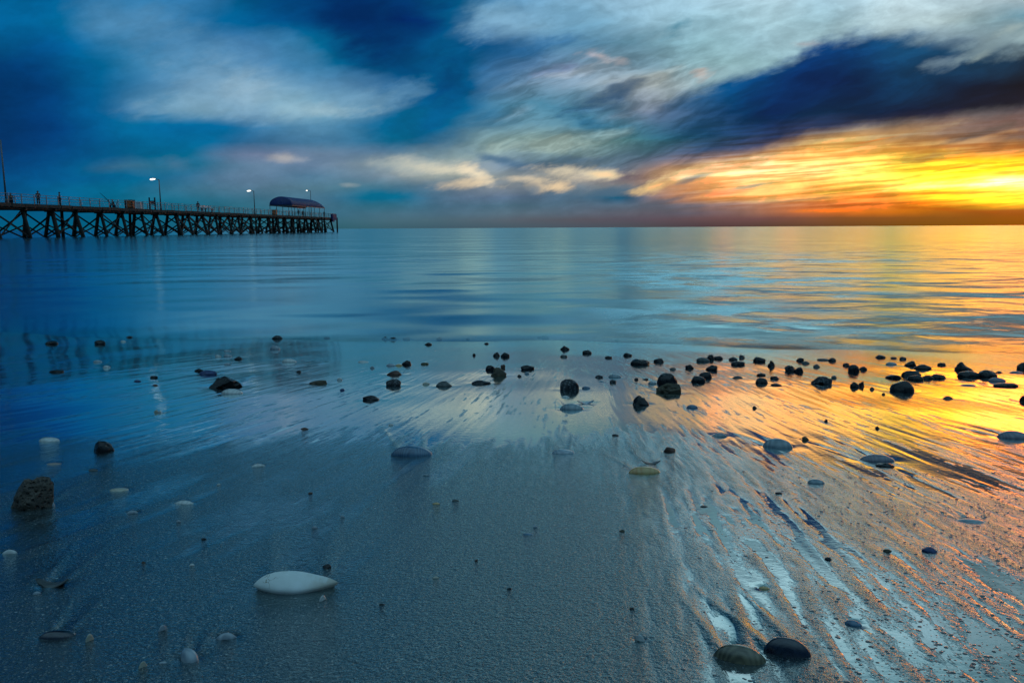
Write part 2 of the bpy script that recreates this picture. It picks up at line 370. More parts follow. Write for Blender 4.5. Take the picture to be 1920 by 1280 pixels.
def lattice(seed):
    rs = np.random.RandomState(seed)
    return rs.rand(256, 256)
LAT = [lattice(i) for i in range(6)]
def vnoise(u, v, k=0):
    L = LAT[k % 6]
    iu = np.floor(u).astype(int); iv = np.floor(v).astype(int)
    fu = u - iu; fv = v - iv
    fu = fu * fu * (3 - 2 * fu); fv = fv * fv * (3 - 2 * fv)
    a = L[iu & 255, iv & 255]; b = L[(iu + 1) & 255, iv & 255]
    c = L[iu & 255, (iv + 1) & 255]; d = L[(iu + 1) & 255, (iv + 1) & 255]
    return (a * (1 - fu) + b * fu) * (1 - fv) + (c * (1 - fu) + d * fu) * fv
def sstep(x, a, b):
    t = np.clip((x - a) / (b - a), 0, 1); return t * t * (3 - 2 * t)

def hit_base(px, py):
    d = ray(px, py)
    t = 0.3; 
    lo, hi = 0.2, 400.0
    for _ in range(60):
        mid = (lo + hi) / 2
        p = EYE + d * mid
        g = max(float(base_z(np.array(p.x), np.array(p.y))), -0.004)
        if p.z > g: lo = mid
        else: hi = mid
    return EYE + d * lo, lo

WAKES = []   # (x, y, radius, strength): filled from the big shells and stones below

def relief(x, y):
    """small relief (metres) of the wet sand and how wet its film is"""
    s = flow_s(x, y)
    # long rills along the flow
    r1 = vnoise(s * 12 + 40, y * 1.6 + 9, 0); r2 = vnoise(s * 34 + 11, y * 3.0 + 3, 1)
    r3 = vnoise(s * 64 + 5, y * 6 + 20, 2)
    und = vnoise(x * 2.2 + 30, y * 2.2 + 50, 3)
    reg = vnoise(s * 3.2 + 17, y * 2.2 + 31, 5)
    right = sstep(x / np.maximum(y, .3), -0.02, 0.42)
    left = sstep(-x / np.maximum(y, .3), 0.12, 0.5)
    far = sstep(y, 1.5, 2.6)
    amp = 0.45 + 0.55 * np.maximum(right, left * far)
    ridge = (r1 - .5) * 0.0009 + (r2 - .5) * 0.0008 + (r3 - .5) * 0.0006
    h = ridge * amp * (1 - 0.35 * right * (1 - sstep(y, 1.5, 2.1))) + (und - .5) * 0.004
    wet = sstep(-(r1 - .5) * 1.0 - (r2 - .5) * 0.7 + (reg - .5) * 1.5, -0.15, 0.60)
    macro = np.maximum(sstep(y, 1.5, 2.5), sstep(x / np.maximum(y, .3), 0.04, 0.30))
    fine = vnoise(s * 60 + 7, y * 6 + 4, 1) * .5 + vnoise(s * 95 + 3, y * 14 + 8, 3) * .5
    wet = wet * (0.10 + 0.45 * macro) + macro * ((0.55 + 0.42 * sstep(y, 1.6, 2.4)) + 0.9 * (fine - .5))
    wet = np.maximum(wet, sstep(y + 0.12 * x, 3.0, 5.0) * 0.9)
    wet = np.maximum(wet, 0.62 * sstep(y, 1.25, 2.0) * (0.6 + .8 * (fine - .5)) * (1 - left * .4))
    patch = vnoise(s * 5 + 3, y * 3.0 + 12, 2) * .6 + vnoise(s * 26 + 3, y * 4.0 + 1, 4) * .4
    wet = np.maximum(wet, 0.60 * sstep(patch, 0.46, 0.74) * sstep(y, .75, 1.2))
    soft = sstep(x / np.maximum(y, .3), 0.10, 0.32) * (1 - sstep(y, 1.5, 2.1)) * 0.6
    wet = wet * (1 - soft) + (0.66 + 0.7 * (fine - .5) + .35 * (reg - .5)) * soft
    # moats and tails behind the things the backwash ran around
    for (wx, wy, wr, ws) in WAKES:
        tail = ws > 0; ws = abs(ws)
        dx = x - wx; dy = y - wy
        m = (np.abs(dx) < wr * 6) & (dy > -wr * 3) & (dy < wr * 14)
        if not m.any(): continue
        lean = -0.22 if wx < 0 else (0.02 if wx < 0.3 else -0.16)
        ddx = dx - lean * dy
        moat = np.exp(-((dx / wr) ** 2 + (dy / (wr * 0.8)) ** 2) / 1.6)
        t = np.clip(dy / (wr * 10), 0, 1)
        half = wr * (0.55 + 0.9 * t)
        on = sstep(dy, -0.3 * wr, 0.6 * wr) * (1 - t) ** 1.2 * (1.0 if tail else 0.0)
        ridges = np.exp(-((np.abs(ddx) - half) / (wr * 0.22)) ** 2) * on
        chan = np.exp(-(ddx / (half * 0.75)) ** 2) * on
        h = h + ws * (-0.0045 * moat + 0.0028 * ridges - 0.0028 * chan)
        wet = np.maximum(wet, np.clip(np.maximum(moat * 0.9, chan * 0.95 * min(ws, 1)), 0, 1))
        wet = wet * (1 - 0.8 * ridges * min(ws, 1))
    near_sea = 1 - sstep(y + 0.14 * x, 4.6, 6.4) * 0.8
    return h * near_sea, np.clip(wet, 0, 1)

def sand_z(x, y):
    xa, ya = np.array([x]), np.array([y])
    h, w = relief(xa, ya)
    return float((base_z(xa, ya) + h)[0])

def grid_mesh(name, xs, ys, zfun, attr=None):
    X, Y = np.meshgrid(xs, ys)
    Z, A = zfun(X, Y)
    nx, ny = len(xs), len(ys)
    co = np.stack([X.ravel(), Y.ravel(), Z.ravel()], 1).astype(np.float32)
    i = np.arange((ny - 1) * (nx - 1)); r = i // (nx - 1); c = i % (nx - 1); a = r * nx + c
    f = np.stack([a, a + 1, a + nx + 1, a + nx], 1).astype(np.int32)
    me = bpy.data.meshes.new(name)
    me.vertices.add(len(co)); me.vertices.foreach_set('co', co.ravel())
    me.loops.add(len(f) * 4); me.loops.foreach_set('vertex_index', f.ravel())
    me.polygons.add(len(f)); me.polygons.foreach_set('loop_start', np.arange(len(f), dtype=np.int32) * 4)
    me.polygons.foreach_set('use_smooth', np.ones(len(f), bool))
    me.update(); me.validate()
    if attr:
        at = me.attributes.new(attr, 'FLOAT', 'POINT'); at.data.foreach_set('value', A.ravel().astype(np.float32))
    o = bpy.data.objects.new(name, me); C.objects.link(o)
    return o

def make_sand():
    def grow(a, step, g, end):
        out = []; v = a
        while v < end: v += step; step *= g; out.append(v)
        return out
    xp = list(np.arange(0, 1.0, 0.0036)) + grow(1.0, 0.0036, 1.018, 9.0) + grow(9.1, .3, 1.25, 90)
    xs = np.array([-v for v in xp[:0:-1]] + xp)
    ys = [-v for v in grow(0.0, 0.05, 1.3, 90)][::-1] + list(np.arange(0.0, 0.7, 0.02)) + list(np.arange(0.7, 1.6, 0.0036)) \
        + grow(1.6, 0.0036, 1.0045, 8.5) + grow(8.6, .15, 1.25, 90)
    ys = np.array(ys)
    def zf(X, Y):
        h, w = relief(X, Y)
        fade = (np.abs(X) < 11) & (Y > -3) & (Y < 9)
        return base_z(X, Y) + h * fade, w
    o = grid_mesh('sand', xs, ys, zf, 'wet')
    m, t = new_mat('wet_sand')
    pos = worldpos(t)
    wetn = t.n.new('ShaderNodeAttribute'); wetn.attribute_name = 'wet'; wet0 = wetn.outputs['Fac']
    brk = t.noise(t.v('MULTIPLY', pos, (60, 22, 20)), 1.0, 3, 0.6)
    wet = t.rng(t.m('ADD', wet0, t.m('MULTIPLY', t.m('SUBTRACT', brk, 0.5), 0.55)), 0.12, 0.85, smooth=False)
    # colour: fine grains, pale and dark
    g1 = t.noise(pos, 420, 2, 0.6); g2 = t.vor(pos, 520, out='Color'); gs = t.sep(g2)[0]
    big = t.noise(pos, 3.0, 4, 0.6)
    col = t.mix(t.rng(g1, 0.35, 0.65), (0.003, 0.007, 0.009, 1), (0.040, 0.062, 0.072, 1))
    col = t.mix(t.rng(gs, 0.90, 0.97), col, (0.30, 0.27, 0.24, 1))
    col = t.mix(t.rng(gs, 0.10, 0.03), col, (0.008, 0.008, 0.010, 1))
    grit = t.vor(pos, 150, out='Color'); gd = t.vor(pos, 150); gg = t.sep(grit)
    gm = t.m('MULTIPLY', t.rng(gg[0], 0.955, 0.965), t.rng(gd, 0.30, 0.22))
    col = t.mix(gm, col, (0.42, 0.42, 0.38, 1))
    gm2 = t.m('MULTIPLY', t.rng(gg[1], 0.955, 0.965), t.rng(gd, 0.34, 0.26))
    col = t.mix(gm2, col, (0.10, 0.035, 0.02, 1))
    col = t.mix(t.m('MULTIPLY', wet, 0.7), col, (0.022, 0.026, 0.030, 1))
    col = t.mix(t.rng(big, 0.3, 0.7, 0, 0.35), col, (0.03, 0.035, 0.04, 1))
    # bump: grains, ripples of the film, small pits
    st = t.noise(t.v('MULTIPLY', pos, (70, 90, 60)), 1.0, 3, 0.5)
    b1 = t.noise(pos, 170, 3, 0.65)
    b2 = t.noise(pos, 60, 3, 0.5)
    hgt = t.m('ADD', t.m('MULTIPLY', b1, t.mixf(wet, 0.0042, 0.00008)), t.m('MULTIPLY', b2, t.mixf(wet, 0.0014, 0.00015)))
    hgt = t.m('ADD', hgt, t.m('MULTIPLY', st, t.mixf(wet, 0.0006, 0.00015)))
    nrm = t.bump(hgt, 1.0, 1.0)
    fr = t.n.new('ShaderNodeFresnel'); fr.inputs[0].default_value = 1.55; t.l.new(nrm, fr.inputs['Normal'])
    dif = t.n.new('ShaderNodeBsdfDiffuse'); t.put(dif.inputs[0], col); t.put(dif.inputs['Normal'], nrm)
    gl = t.n.new('ShaderNodeBsdfGlossy'); t.put(gl.inputs['Color'], (0.78, 0.97, 1, 1)); t.put(gl.inputs['Normal'], nrm)
    t.put(gl.inputs['Roughness'], t.mixf(wet, 0.15, 0.05))
    mx = t.n.new('ShaderNodeMixShader')
    fac = t.m('MULTIPLY', fr.outputs[0], t.mixf(wet, 1.7, 2.0), clamp=True)
    t.l.new(fac, mx.inputs[0]); t.l.new(dif.outputs[0], mx.inputs[1]); t.l.new(gl.outputs[0], mx.inputs[2])
    finish(t, mx.outputs[0])
    o.data.materials.append(m); o['kind'] = 'structure'
    return o

def make_sea():
    def grow(a, step, g, end):
        out = []; v = a
        while v < end: v += step; step *= g; out.append(v)
        return out
    ys = np.array([4.0 + i * 0.25 for i in range(30)] + grow(11.5, .4, 1.12, 30000))
    xp = [0] + grow(0.0, 0.5, 1.12, 30000)
    xs = np.array([-v for v in xp[:0:-1]] + xp)
    o = grid_mesh('sea', xs, ys, lambda X, Y: (X * 0, X * 0))
    m, t = new_mat('sea_water')
    pos = worldpos(t); x, y, z = t.sep(pos)
    # how far from the waterline (the shore runs slightly across)
    dsh = t.m('SUBTRACT', t.m('ADD', y, t.m('MULTIPLY', x, 0.17)), 6.38)
    edge_n = t.noise(t.v('MULTIPLY', pos, (0.7, 1.1, 1)), 1.0, 5, 0.62)
    dsh = t.m('ADD', dsh, t.m('MULTIPLY', t.m('SUBTRACT', edge_n, 0.5), 2.2))
    body = t.rng(dsh, 0.3, 2.8)
    # waves smoothed by time: longer and lower with distance
    near = t.noise(t.v('MULTIPLY', pos, (1.9, 2.3, 1)), 1.0, 3, 0.55, 0.3)
    mid = t.noise(t.v('MULTIPLY', pos, (0.5, 0.55, 1)), 1.0, 2, 0.5, 0.3)
    far = t.noise(t.v('MULTIPLY', pos, (0.05, 0.07, 1)), 1.0, 4, 0.6)
    rough_zone = t.m('MULTIPLY', t.rng(t.m('DIVIDE', x, y), -0.05, 0.30), t.rng(y, 70, 16, 0.35, 1.0))
    h = t.m('ADD', t.m('MULTIPLY', near, t.m('MULTIPLY', t.rng(y, 22, 8), t.mixf(rough_zone, 0.0015, 0.016))),
            t.m('ADD', t.m('MULTIPLY', mid, t.m('MULTIPLY', t.rng(y, 90, 30), t.mixf(rough_zone, 0.015, 0.10))), t.m('MULTIPLY', far, 0.35)))
    # one low swell line crossing far out on the right
    nrm = t.bump(h, 1.0, 1.0)
    foam = t.noise(t.v('MULTIPLY', pos, (0.9, 1.3, 1)), 1.0, 6, 0.62, 0.6)
    foam2 = t.noise(t.v('MULTIPLY', pos, (0.10, 0.20, 1)), 1.0, 3, 0.6)
    fm = t.m('MULTIPLY', t.rng(foam, 0.40, 0.66), t.rng(foam2, 0.36, 0.58))
    ratio = t.m('DIVIDE', x, y)
    fz = t.m('MULTIPLY', t.m('MULTIPLY', t.rng(ratio, 0.02, 0.22), t.rng(y, 34, 14)), t.rng(ratio, 0.62, 0.32))
    fm = t.m('MULTIPLY', t.m('MULTIPLY', fm, fz), 0.95)
    fr = t.n.new('ShaderNodeFresnel'); fr.inputs[0].default_value = 1.55; t.l.new(nrm, fr.inputs['Normal'])
    dif = t.n.new('ShaderNodeBsdfDiffuse')
    t.put(dif.inputs[0], t.mix(fm, (0.004, 0.060, 0.090, 1), (0.85, 0.92, 0.94, 1)))
    gl = t.n.new('ShaderNodeBsdfGlossy'); t.put(gl.inputs['Normal'], nrm); gl.inputs['Color'].default_value = (0.58, 0.95, 1.0, 1)
    t.put(gl.inputs['Roughness'], t.m('ADD', t.rng(y, 5, 60, 0.15, 0.13), t.m('MULTIPLY', fm, 0.35)))
    tr = t.n.new('ShaderNodeBsdfTransparent'); tr.inputs[0].default_value = (0.75, 0.85, 0.88, 1)
    a = t.n.new('ShaderNodeMixShader'); t.l.new(body, a.inputs[0]); t.l.new(tr.outputs[0], a.inputs[1]); t.l.new(dif.outputs[0], a.inputs[2])
    b = t.n.new('ShaderNodeMixShader')
    film = t.rng(dsh, -0.9, 0.7)
    fac = t.m('MULTIPLY', t.m('MULTIPLY', fr.outputs[0], 1.35), t.m('SUBTRACT', 1.0, t.m('MULTIPLY', fm, 0.45)), clamp=True)
    fac = t.m('MULTIPLY', fac, film)
    t.l.new(fac, b.inputs[0]); t.l.new(a.outputs[0], b.inputs[1]); t.l.new(gl.outputs[0], b.inputs[2])
    finish(t, b.outputs[0])
    o.data.materials.append(m); o['kind'] = 'structure'
    return o

# ------------------------------------------------------------------ mesh helpers
def tag(o, label, cat, group=None):
    o['label'] = label; o['category'] = cat
    if group: o['group'] = group
    return o
def mobj(name, bm, mat, parent=None, smooth=False, bevel=0.0):
    me = bpy.data.meshes.new(name); 
    if smooth:
        for f in bm.faces: f.smooth = True
    bm.to_mesh(me); bm.free()
    o = bpy.data.objects.new(name, me); C.objects.link(o)
    if mat: me.materials.append(mat)
    if parent: o.parent = parent
    if bevel:
        b = o.modifiers.new('bevel', 'BEVEL'); b.width = bevel; b.segments = 2
    return o
def empty(name, loc, rz=0.0):
    o = bpy.data.objects.new(name, None); C.objects.link(o)
    o.location = loc; o.rotation_euler = (0, 0, rz); o.empty_display_size = 0.1
    return o
def box(bm, c, s, rot=None):
    M = Matrix.Translation(Vector(c)) @ (rot.to_4x4() if rot else Matrix.Identity(4)) @ Matrix.Diagonal((s[0], s[1], s[2], 1))
    bmesh.ops.create_cube(bm, size=1.0, matrix=M)
def bar(bm, p, q, r0, r1=None, seg=8, cap=True):
    p, q = Vector(p), Vector(q); d = q - p; L = d.length
    M = Matrix.Translation((p + q) / 2) @ d.to_track_quat('Z', 'Y').to_matrix().to_4x4()
    bmesh.ops.create_cone(bm, cap_ends=cap, segments=seg, radius1=r0, radius2=r0 if r1 is None else r1, depth=L, matrix=M)
def beam(bm, p, q, w, h):
    p, q = Vector(p), Vector(q); d = (q - p)
    M = Matrix.Translation((p + q) / 2) @ d.to_track_quat('Y', 'Z').to_matrix().to_4x4() @ Matrix.Diagonal((w, d.length, h, 1))
    bmesh.ops.create_cube(bm, size=1.0, matrix=M)

# ------------------------------------------------------------------ the jetty
M_TIMBER = simple_mat('old_timber', (0.010, 0.008, 0.007), (0.030, 0.023, 0.018), 3.0, 0.8, 0.5, 0.02)
M_FASCIA = simple_mat('fascia_timber', (0.032, 0.022, 0.018), (0.075, 0.052, 0.042), 1.6, 0.8, 0.3, 0.02)
M_RAIL = simple_mat('galvanised_rail', (0.18, 0.20, 0.21), (0.28, 0.30, 0.31), 5.0, 0.45, 0.0)
M_POLE = simple_mat('lamp_pole_steel', (0.10, 0.11, 0.12), (0.16, 0.17, 0.18), 4.0, 0.5, 0.0)
M_BLUE = simple_mat('blue_canvas', (0.005, 0.018, 0.10), (0.009, 0.030, 0.16), 1.2, 0.65, 0.1, 0.02)
M_NAVY = simple_mat('dark_cloth', (0.010, 0.014, 0.030), (0.020, 0.026, 0.05), 9.0, 0.85, 0.0)
M_RED = simple_mat('red_cloth', (0.25, 0.02, 0.02), (0.35, 0.04, 0.03), 9.0, 0.85, 0.0)
M_BROWN = simple_mat('brown_cloth', (0.06, 0.03, 0.02), (0.12, 0.06, 0.04), 9.0, 0.85, 0.0)
M_SKIN = simple_mat('skin', (0.28, 0.16, 0.11), (0.36, 0.22, 0.15), 9.0, 0.6, 0.0)
M_WHITE = simple_mat('white_paint', (0.55, 0.56, 0.58), (0.7, 0.7, 0.72), 6.0, 0.5, 0.0)
M_ORANGE = simple_mat('orange_panel', (0.42, 0.09, 0.015), (0.55, 0.13, 0.02), 3.0, 0.5, 0.0)
M_BIN = simple_mat('brown_board', (0.02, 0.012, 0.009), (0.045, 0.028, 0.02), 5.0, 0.7, 0.2, 0.01)

D0, D1 = 94.3, 195.0
A0 = Vector((-0.6486 * .9898 * D0, D0, 0)); A1 = Vector((-(420 / F) * .9898 * 195.0, 195.0, 0))
PD = (A1 - A0).normalized(); PN = Vector((PD.y, -PD.x, 0))        # along, and towards the near side
DECK = CAM_Z + 3.28
WIDTH = 4.6
def jp(t, w=0.0, z=0.0):         # t metres along from A0 (near edge), w metres back from the near edge
    p = A0 + PD * t - PN * w; return Vector((p.x, p.y, z))
def t_at(px, w=0.0):                    # where along the near edge a picture column falls
    k = (px - 960) / F
    # (A0.x + PD.x t) / (A0.y + PD.y t) = k'
    kk = k * 0.9898; B = A0 - PN * w
    return (kk * B.y - B.x) / (PD.x - kk * PD.y)
T_END = t_at(634)
ANG = math.atan2(PD.y, PD.x) - math.pi / 2

def build_jetty():
    T0 = -24.0
    root = empty('pier', jp(T0, WIDTH / 2, 0), ANG)
    tag(root, 'long dark timber pier on crossed piles running out over the sea', 'pier')
    bpy.context.view_layer.update()
    inv = root.matrix_world.inverted()
    def L(bm): bm.transform(inv); return bm
    rnd = random.Random(5)
    L_ = T_END - T0
    # deck planks in one slab with a headwidth at the end
    bm = bmesh.new()
    beam(bm, jp(T0, WIDTH / 2, DECK - 0.06), jp(T_END, WIDTH / 2, DECK - 0.06), WIDTH, 0.12)
    beam(bm, jp(T_END - 46, WIDTH / 2 + 3.6, DECK - 0.061), jp(T_END - 4, WIDTH / 2 + 3.6, DECK - 0.061), 3.0, 0.12)
    mobj('deck', L(bm), M_TIMBER, root)
    bm = bmesh.new(); t = T0
    while t < T_END - 1.0:
        dz = rnd.uniform(-0.03, 0.03)
        beam(bm, jp(t + 0.06, -0.08, DECK - 0.20 + dz), jp(min(t + 2.34, T_END), -0.08, DECK - 0.20 + dz), 0.12, 0.42)
        t += 2.4
    mobj('fascia_boards', L(bm), M_FASCIA, root)
    for w in (0.35, WIDTH / 2, WIDTH - 0.35):
        bm = bmesh.new(); beam(bm, jp(T0, w, DECK - 0.47), jp(T_END - 0.3, w, DECK - 0.47), 0.32, 0.46)
        mobj('stringer', L(bm), M_TIMBER, root)
    # bents: raking near and far piles with crossed braces
    bents = []; t = T0 + 1.0
    while t < T_END - 2: bents.append(t + rnd.uniform(-.5, .5)); t += 5.6
    feet = []
    for i, t in enumerate(bents):
        rn = rnd.uniform(0.5, 1.3); rf = rnd.uniform(0.5, 1.2); j = rnd.uniform(-.35, .35); j2 = rnd.uniform(-.35, .35)
        top_n, bot_n = jp(t, 0.5, DECK - 0.5), jp(t + j, 0.2 - rn, -2.0)
        top_f, bot_f = jp(t, WIDTH - 0.5, DECK - 0.5), jp(t + j2, WIDTH - 0.2 + rf, -2.0)
        for a, b in ((top_n, bot_n), (top_f, bot_f)):
            bm = bmesh.new(); r = rnd.uniform(0.20, 0.26)
            bar(bm, b, a, r * 1.15, r, 10); mobj('pile', L(bm), M_TIMBER, root, True)
        bm = bmesh.new(); beam(bm, jp(t, -0.1, DECK - 0.62), jp(t, WIDTH + 0.1, DECK - 0.62), 0.34, 0.34)
        mobj('crosshead', L(bm), M_TIMBER, root)
        if i % 3 == 1 or t > T_END - 40:
            bm = bmesh.new(); bar(bm, jp(t + .3, WIDTH / 2 + rnd.uniform(-.8, .8), -2), jp(t, WIDTH / 2, DECK - .6), 0.24, 0.2, 10)
            mobj('pile', L(bm), M_TIMBER, root, True)
        lo = lambda a, b, f: a.lerp(b, f)
        bm = bmesh.new()
        beam(bm, lo(top_n, bot_n, 0.10), lo(top_f, bot_f, 0.62), 0.10, 0.20)
        beam(bm, lo(top_f, bot_f, 0.10) + PD * .11, lo(top_n, bot_n, 0.62) + PD * .11, 0.10, 0.20)
        mobj('cross_brace', L(bm), M_TIMBER, root)
        feet.append((top_n, bot_n, top_f, bot_f))
    for i in range(len(feet) - 1):
        t = bents[i]
        heavy = t_at(315) < t < t_at(455)
        w = 0.34 if heavy else 0.14
        a, b = feet[i], feet[i + 1]
        if heavy or i % 2 == 0:
            bm = bmesh.new()
            beam(bm, a[0].lerp(a[1], .05), b[0].lerp(b[1], .64), 0.12, w)
            beam(bm, b[0].lerp(b[1], .05) - PN * .11, a[0].lerp(a[1], .64) - PN * .11, 0.12, w)
            mobj('diagonal_brace', L(bm), M_TIMBER, root)
        bm = bmesh.new()
        beam(bm, a[2].lerp(a[3], .35), b[2].lerp(b[3], .66), 0.12, 0.16)
        beam(bm, b[2].lerp(b[3], .35) + PN * .11, a[2].lerp(a[3], .66) + PN * .11, 0.12, 0.16)
        mobj('diagonal_brace', L(bm), M_TIMBER, root)
    # dense fender piles and landing under the head
    for k in range(14):
        t = T_END - 44 + k * 3.1 + rnd.uniform(-.6, .6); w = rnd.choice([-.2, WIDTH + 4.4, WIDTH + 2.4])
        bm = bmesh.new(); bar(bm, jp(t, w, -2), jp(t, w + rnd.uniform(-.1, .1), DECK - 0.1), 0.24, 0.2, 10)
        mobj('pile', L(bm), M_TIMBER, root, True)
    bm = bmesh.new()
    for k in range(12):
        beam(bm, jp(t_at(585) + 0.5 * k, -1.1, DECK - 0.5 - 0.25 * k), jp(t_at(585) + 0.5 * k, -0.2, DECK - 0.5 - 0.25 * k), 0.42, 0.06)
    beam(bm, jp(t_at(585), -1.1, DECK - 0.45), jp(t_at(585) + 6, -1.1, DECK - 3.4), 0.1, 0.34)
    mobj('landing_stairs', L(bm), M_FASCIA, root)
    bm = bmesh.new(); bar(bm, jp(T_END - 0.6, -0.1, -2), jp(T_END - .6, -0.1, DECK), 0.24, 0.22, 10); mobj('pile', L(bm), M_TIMBER, root, True)
    # railings
    for w, step, t0 in ((0.12, 2.4, -10.0), (WIDTH - 0.12, 4.8, 0.0)):
        bm = bmesh.new()
        te = T_END - 0.1
        for z, r in ((1.15, 0.035), (0.78, 0.022), (0.42, 0.022)):
            bar(bm, jp(T0, w, DECK + z), jp(te, w, DECK + z), r, r, 6)
        rail = mobj('railing', L(bm), M_RAIL, root)
        t = t0
        while t < T_END:
            bm = bmesh.new(); box(bm, (0, 0, 0), (0.09, 0.09, 1.16 + (0.5 if w < 1 else 0)))
            bm.transform(Matrix.Translation(jp(t, w if w > 1 else -0.02, DECK + 0.57 - (0.22 if w < 1 else 0))))
            mobj('rail_post', L(bm), M_RAIL, rail); t += step
    bm = bmesh.new()
    for z in (1.15, 0.78, 0.42): bar(bm, jp(T_END - .1, .12, DECK + z), jp(T_END - .1, WIDTH - .12, DECK + z), 0.035, 0.035, 6)
    mobj('end_rail', L(bm), M_RAIL, root)
build_jetty()

def lamp(px, wback, h, headlen, lit, label, side=-1):
    t = t_at(px, wback); p = jp(t, wback, DECK)
    root = empty('street_lamp', p, 0.0); tag(root, label, 'street lamp', 'lamps along the pier')
    bm = bmesh.new(); bar(bm, (0, 0, 0), (0, 0, h), 0.11, 0.075, 10); bar(bm, (0, 0, 0), (0, 0, .5), 0.16, 0.16, 10)
    bar(bm, (0, 0, h - .05), (side * 0.7, -0.1, h + 0.08), 0.05, 0.05, 8)
    mobj('pole', bm, M_POLE, root, True)
    bm = bmesh.new(); bmesh.ops.create_uvsphere(bm, u_segments=16, v_segments=10, radius=1.0,
        matrix=Matrix.Translation((side * 0.95, -0.12, h + 0.10)) @ Matrix.Rotation(side * R(8), 4, 'Y') @ Matrix.Diagonal((headlen, 0.24, 0.12, 1)))
    hd = mobj('lamp_head', bm, M_POLE, root, True)
    m, tt = new_mat('lamp_glow'); e = tt.n.new('ShaderNodeEmission')
    tt.put(e.inputs[0], (1.0, 0.97, 0.84, 1)); e.inputs[1].default_value = lit; finish(tt, e.outputs[0])
    bm = bmesh.new(); bmesh.ops.create_uvsphere(bm, u_segments=16, v_segments=10, radius=1.0,
        matrix=Matrix.Translation((side * 0.98, -0.16, h + 0.03)) @ Matrix.Rotation(side * R(8), 4, 'Y') @ Matrix.Diagonal((headlen * 0.92, 0.26, 0.14, 1)))
    mobj('lamp_glass', bm, m, root, True)
    return root
lamp(18, 0.3, 7.4, 0.30, 0.3, 'tall slim lamp post on the pier at the far shore end, no glow showing')
lamp(305.5, 0.3, 5.0, 0.50, 3.0, 'lit white lamp on its post beside the dark stand of two uprights')
lamp(480.5, 0.3, 5.0, 0.50, 3.0, 'lit white lamp on its post just before the blue roofed shelter')
lamp(586, WIDTH + 0.3, 7.6, 0.30, 2.2, 'small lit lamp rising behind the blue roof of the shelter')

def shelter():
    ta, tb = t_at(549), t_at(611); w0, w1 = -0.1, WIDTH + 0.9
    c = jp(ta, (w0 + w1) / 2, DECK)
    root = empty('shelter', c, ANG); tag(root, 'open shelter with blue barrel vaulted canvas roof near the end of the pier', 'shelter')
    bpy.context.view_layer.update(); inv = root.matrix_world.inverted()
    Ln = tb - ta; hw = (w1 - w0) / 2; ze, zt = 2.5, 4.75
    bm = bmesh.new(); rows = []
    NS, NA = 40, 18
    for i in range(NS + 1):
        s = i / NS; yy = s * Ln
        k = 1.0
        e = 7.0
        if yy > Ln - e: k = 0.25 + 0.75 * math.sqrt(max(1 - ((yy - Ln + e) / e) ** 2, 0.0))
        if yy < .6: k = 0.93 + 0.07 * (yy / .6)
        r = []
        for j in range(NA + 1):
            a = math.pi * j / NA
            r.append(bm.verts.new((math.cos(a) * hw, yy, ze + math.sin(a) ** 0.85 * (zt - ze) * k)))
        rows.append(r)
    for i in range(NS):
        for j in range(NA): bm.faces.new((rows[i][j], rows[i][j + 1], rows[i + 1][j + 1], rows[i + 1][j]))
    bm.faces.new(rows[0]); bmesh.ops.recalc_face_normals(bm, faces=bm.faces)
    roof = mobj('roof', bm, M_BLUE, root, True)
    so_ = roof.modifiers.new('thickness', 'SOLIDIFY'); so_.thickness = 0.05
    # faded square emblem on the end panel
    m = simple_mat('faded_print', (0.03, 0.07, 0.25), (0.05, 0.11, 0.32), 6, .7, 0)
    bm = bmesh.new()
    box(bm, (0.1, -0.03, ze + 1.02), (0.95, 0.012, 0.10)); box(bm, (0.1, -0.03, ze + 0.42), (0.95, 0.012, 0.10))
    box(bm, (-0.33, -0.03, ze + 0.72), (0.10, 0.012, 0.5)); box(bm, (0.53, -0.03, ze + 0.72), (0.10, 0.012, 0.5))
    box(bm, (0.1, -0.031, ze + 0.80), (0.42, 0.012, 0.08)); box(bm, (0.1, -0.031, ze + 0.62), (0.3, 0.012, 0.08))
    mobj('emblem', bm, m, roof)
    bm = bmesh.new()
    for sx in (-1, 1): beam(bm, (sx * hw, 0, ze), (sx * hw, Ln, ze), 0.12, 0.16)
    beam(bm, (-hw, 0, ze), (hw, 0, ze), 0.12, 0.16)
    mobj('eave_beam', bm, M_POLE, root)
    for k in range(7):
        for sx in (-1, 1):
            bm = bmesh.new(); bar(bm, (sx * (hw - .05), 0.2 + k * (Ln - .6) / 6, 0), (sx * (hw - .05), 0.2 + k * (Ln - .6) / 6, ze), 0.07, 0.07, 8)
            mobj('post', bm, M_POLE, root)
    return root
shelter()

def crate(name, px, wb, sx, sy, sz, mat, label, cat, panel=None):
    t = t_at(px, wb); root = empty(name, jp(t, wb, DECK), ANG); tag(root, label, cat)
    bm = bmesh.new(); box(bm, (0, 0, sz / 2 + .03), (sx, sy, sz)); mobj('body', bm, mat, root, bevel=0.03)
    bm = bmesh.new(); box(bm, (0, 0, sz + .07), (sx + .08, sy + .08, .08)); mobj('lid', bm, M_BIN if mat is not M_WHITE else mat, root, bevel=0.02)
    if panel:
        bm = bmesh.new(); box(bm, (0.52 * sx, 0, sz * .55), (.03, sy * .8, sz * .8))
        box(bm, (sx * .15, -sy * .52, sz * .55), (sx * .5, .03, sz * .8)); mobj('panel', bm, panel, root)
    for (a, b) in ((-1, -1), (1, -1), (-1, 1), (1, 1)):
        bm = bmesh.new(); box(bm, (a * sx * .42, b * sy * .42, .015), (.08, .08, .03)); mobj('foot', bm, M_BIN, root)
    return root
crate('rubbish_bin', 248, 0.9, 1.25, 0.9, 1.25, M_BIN, 'large brown bin enclosure with orange panel beside the white box', 'bin', M_ORANGE)
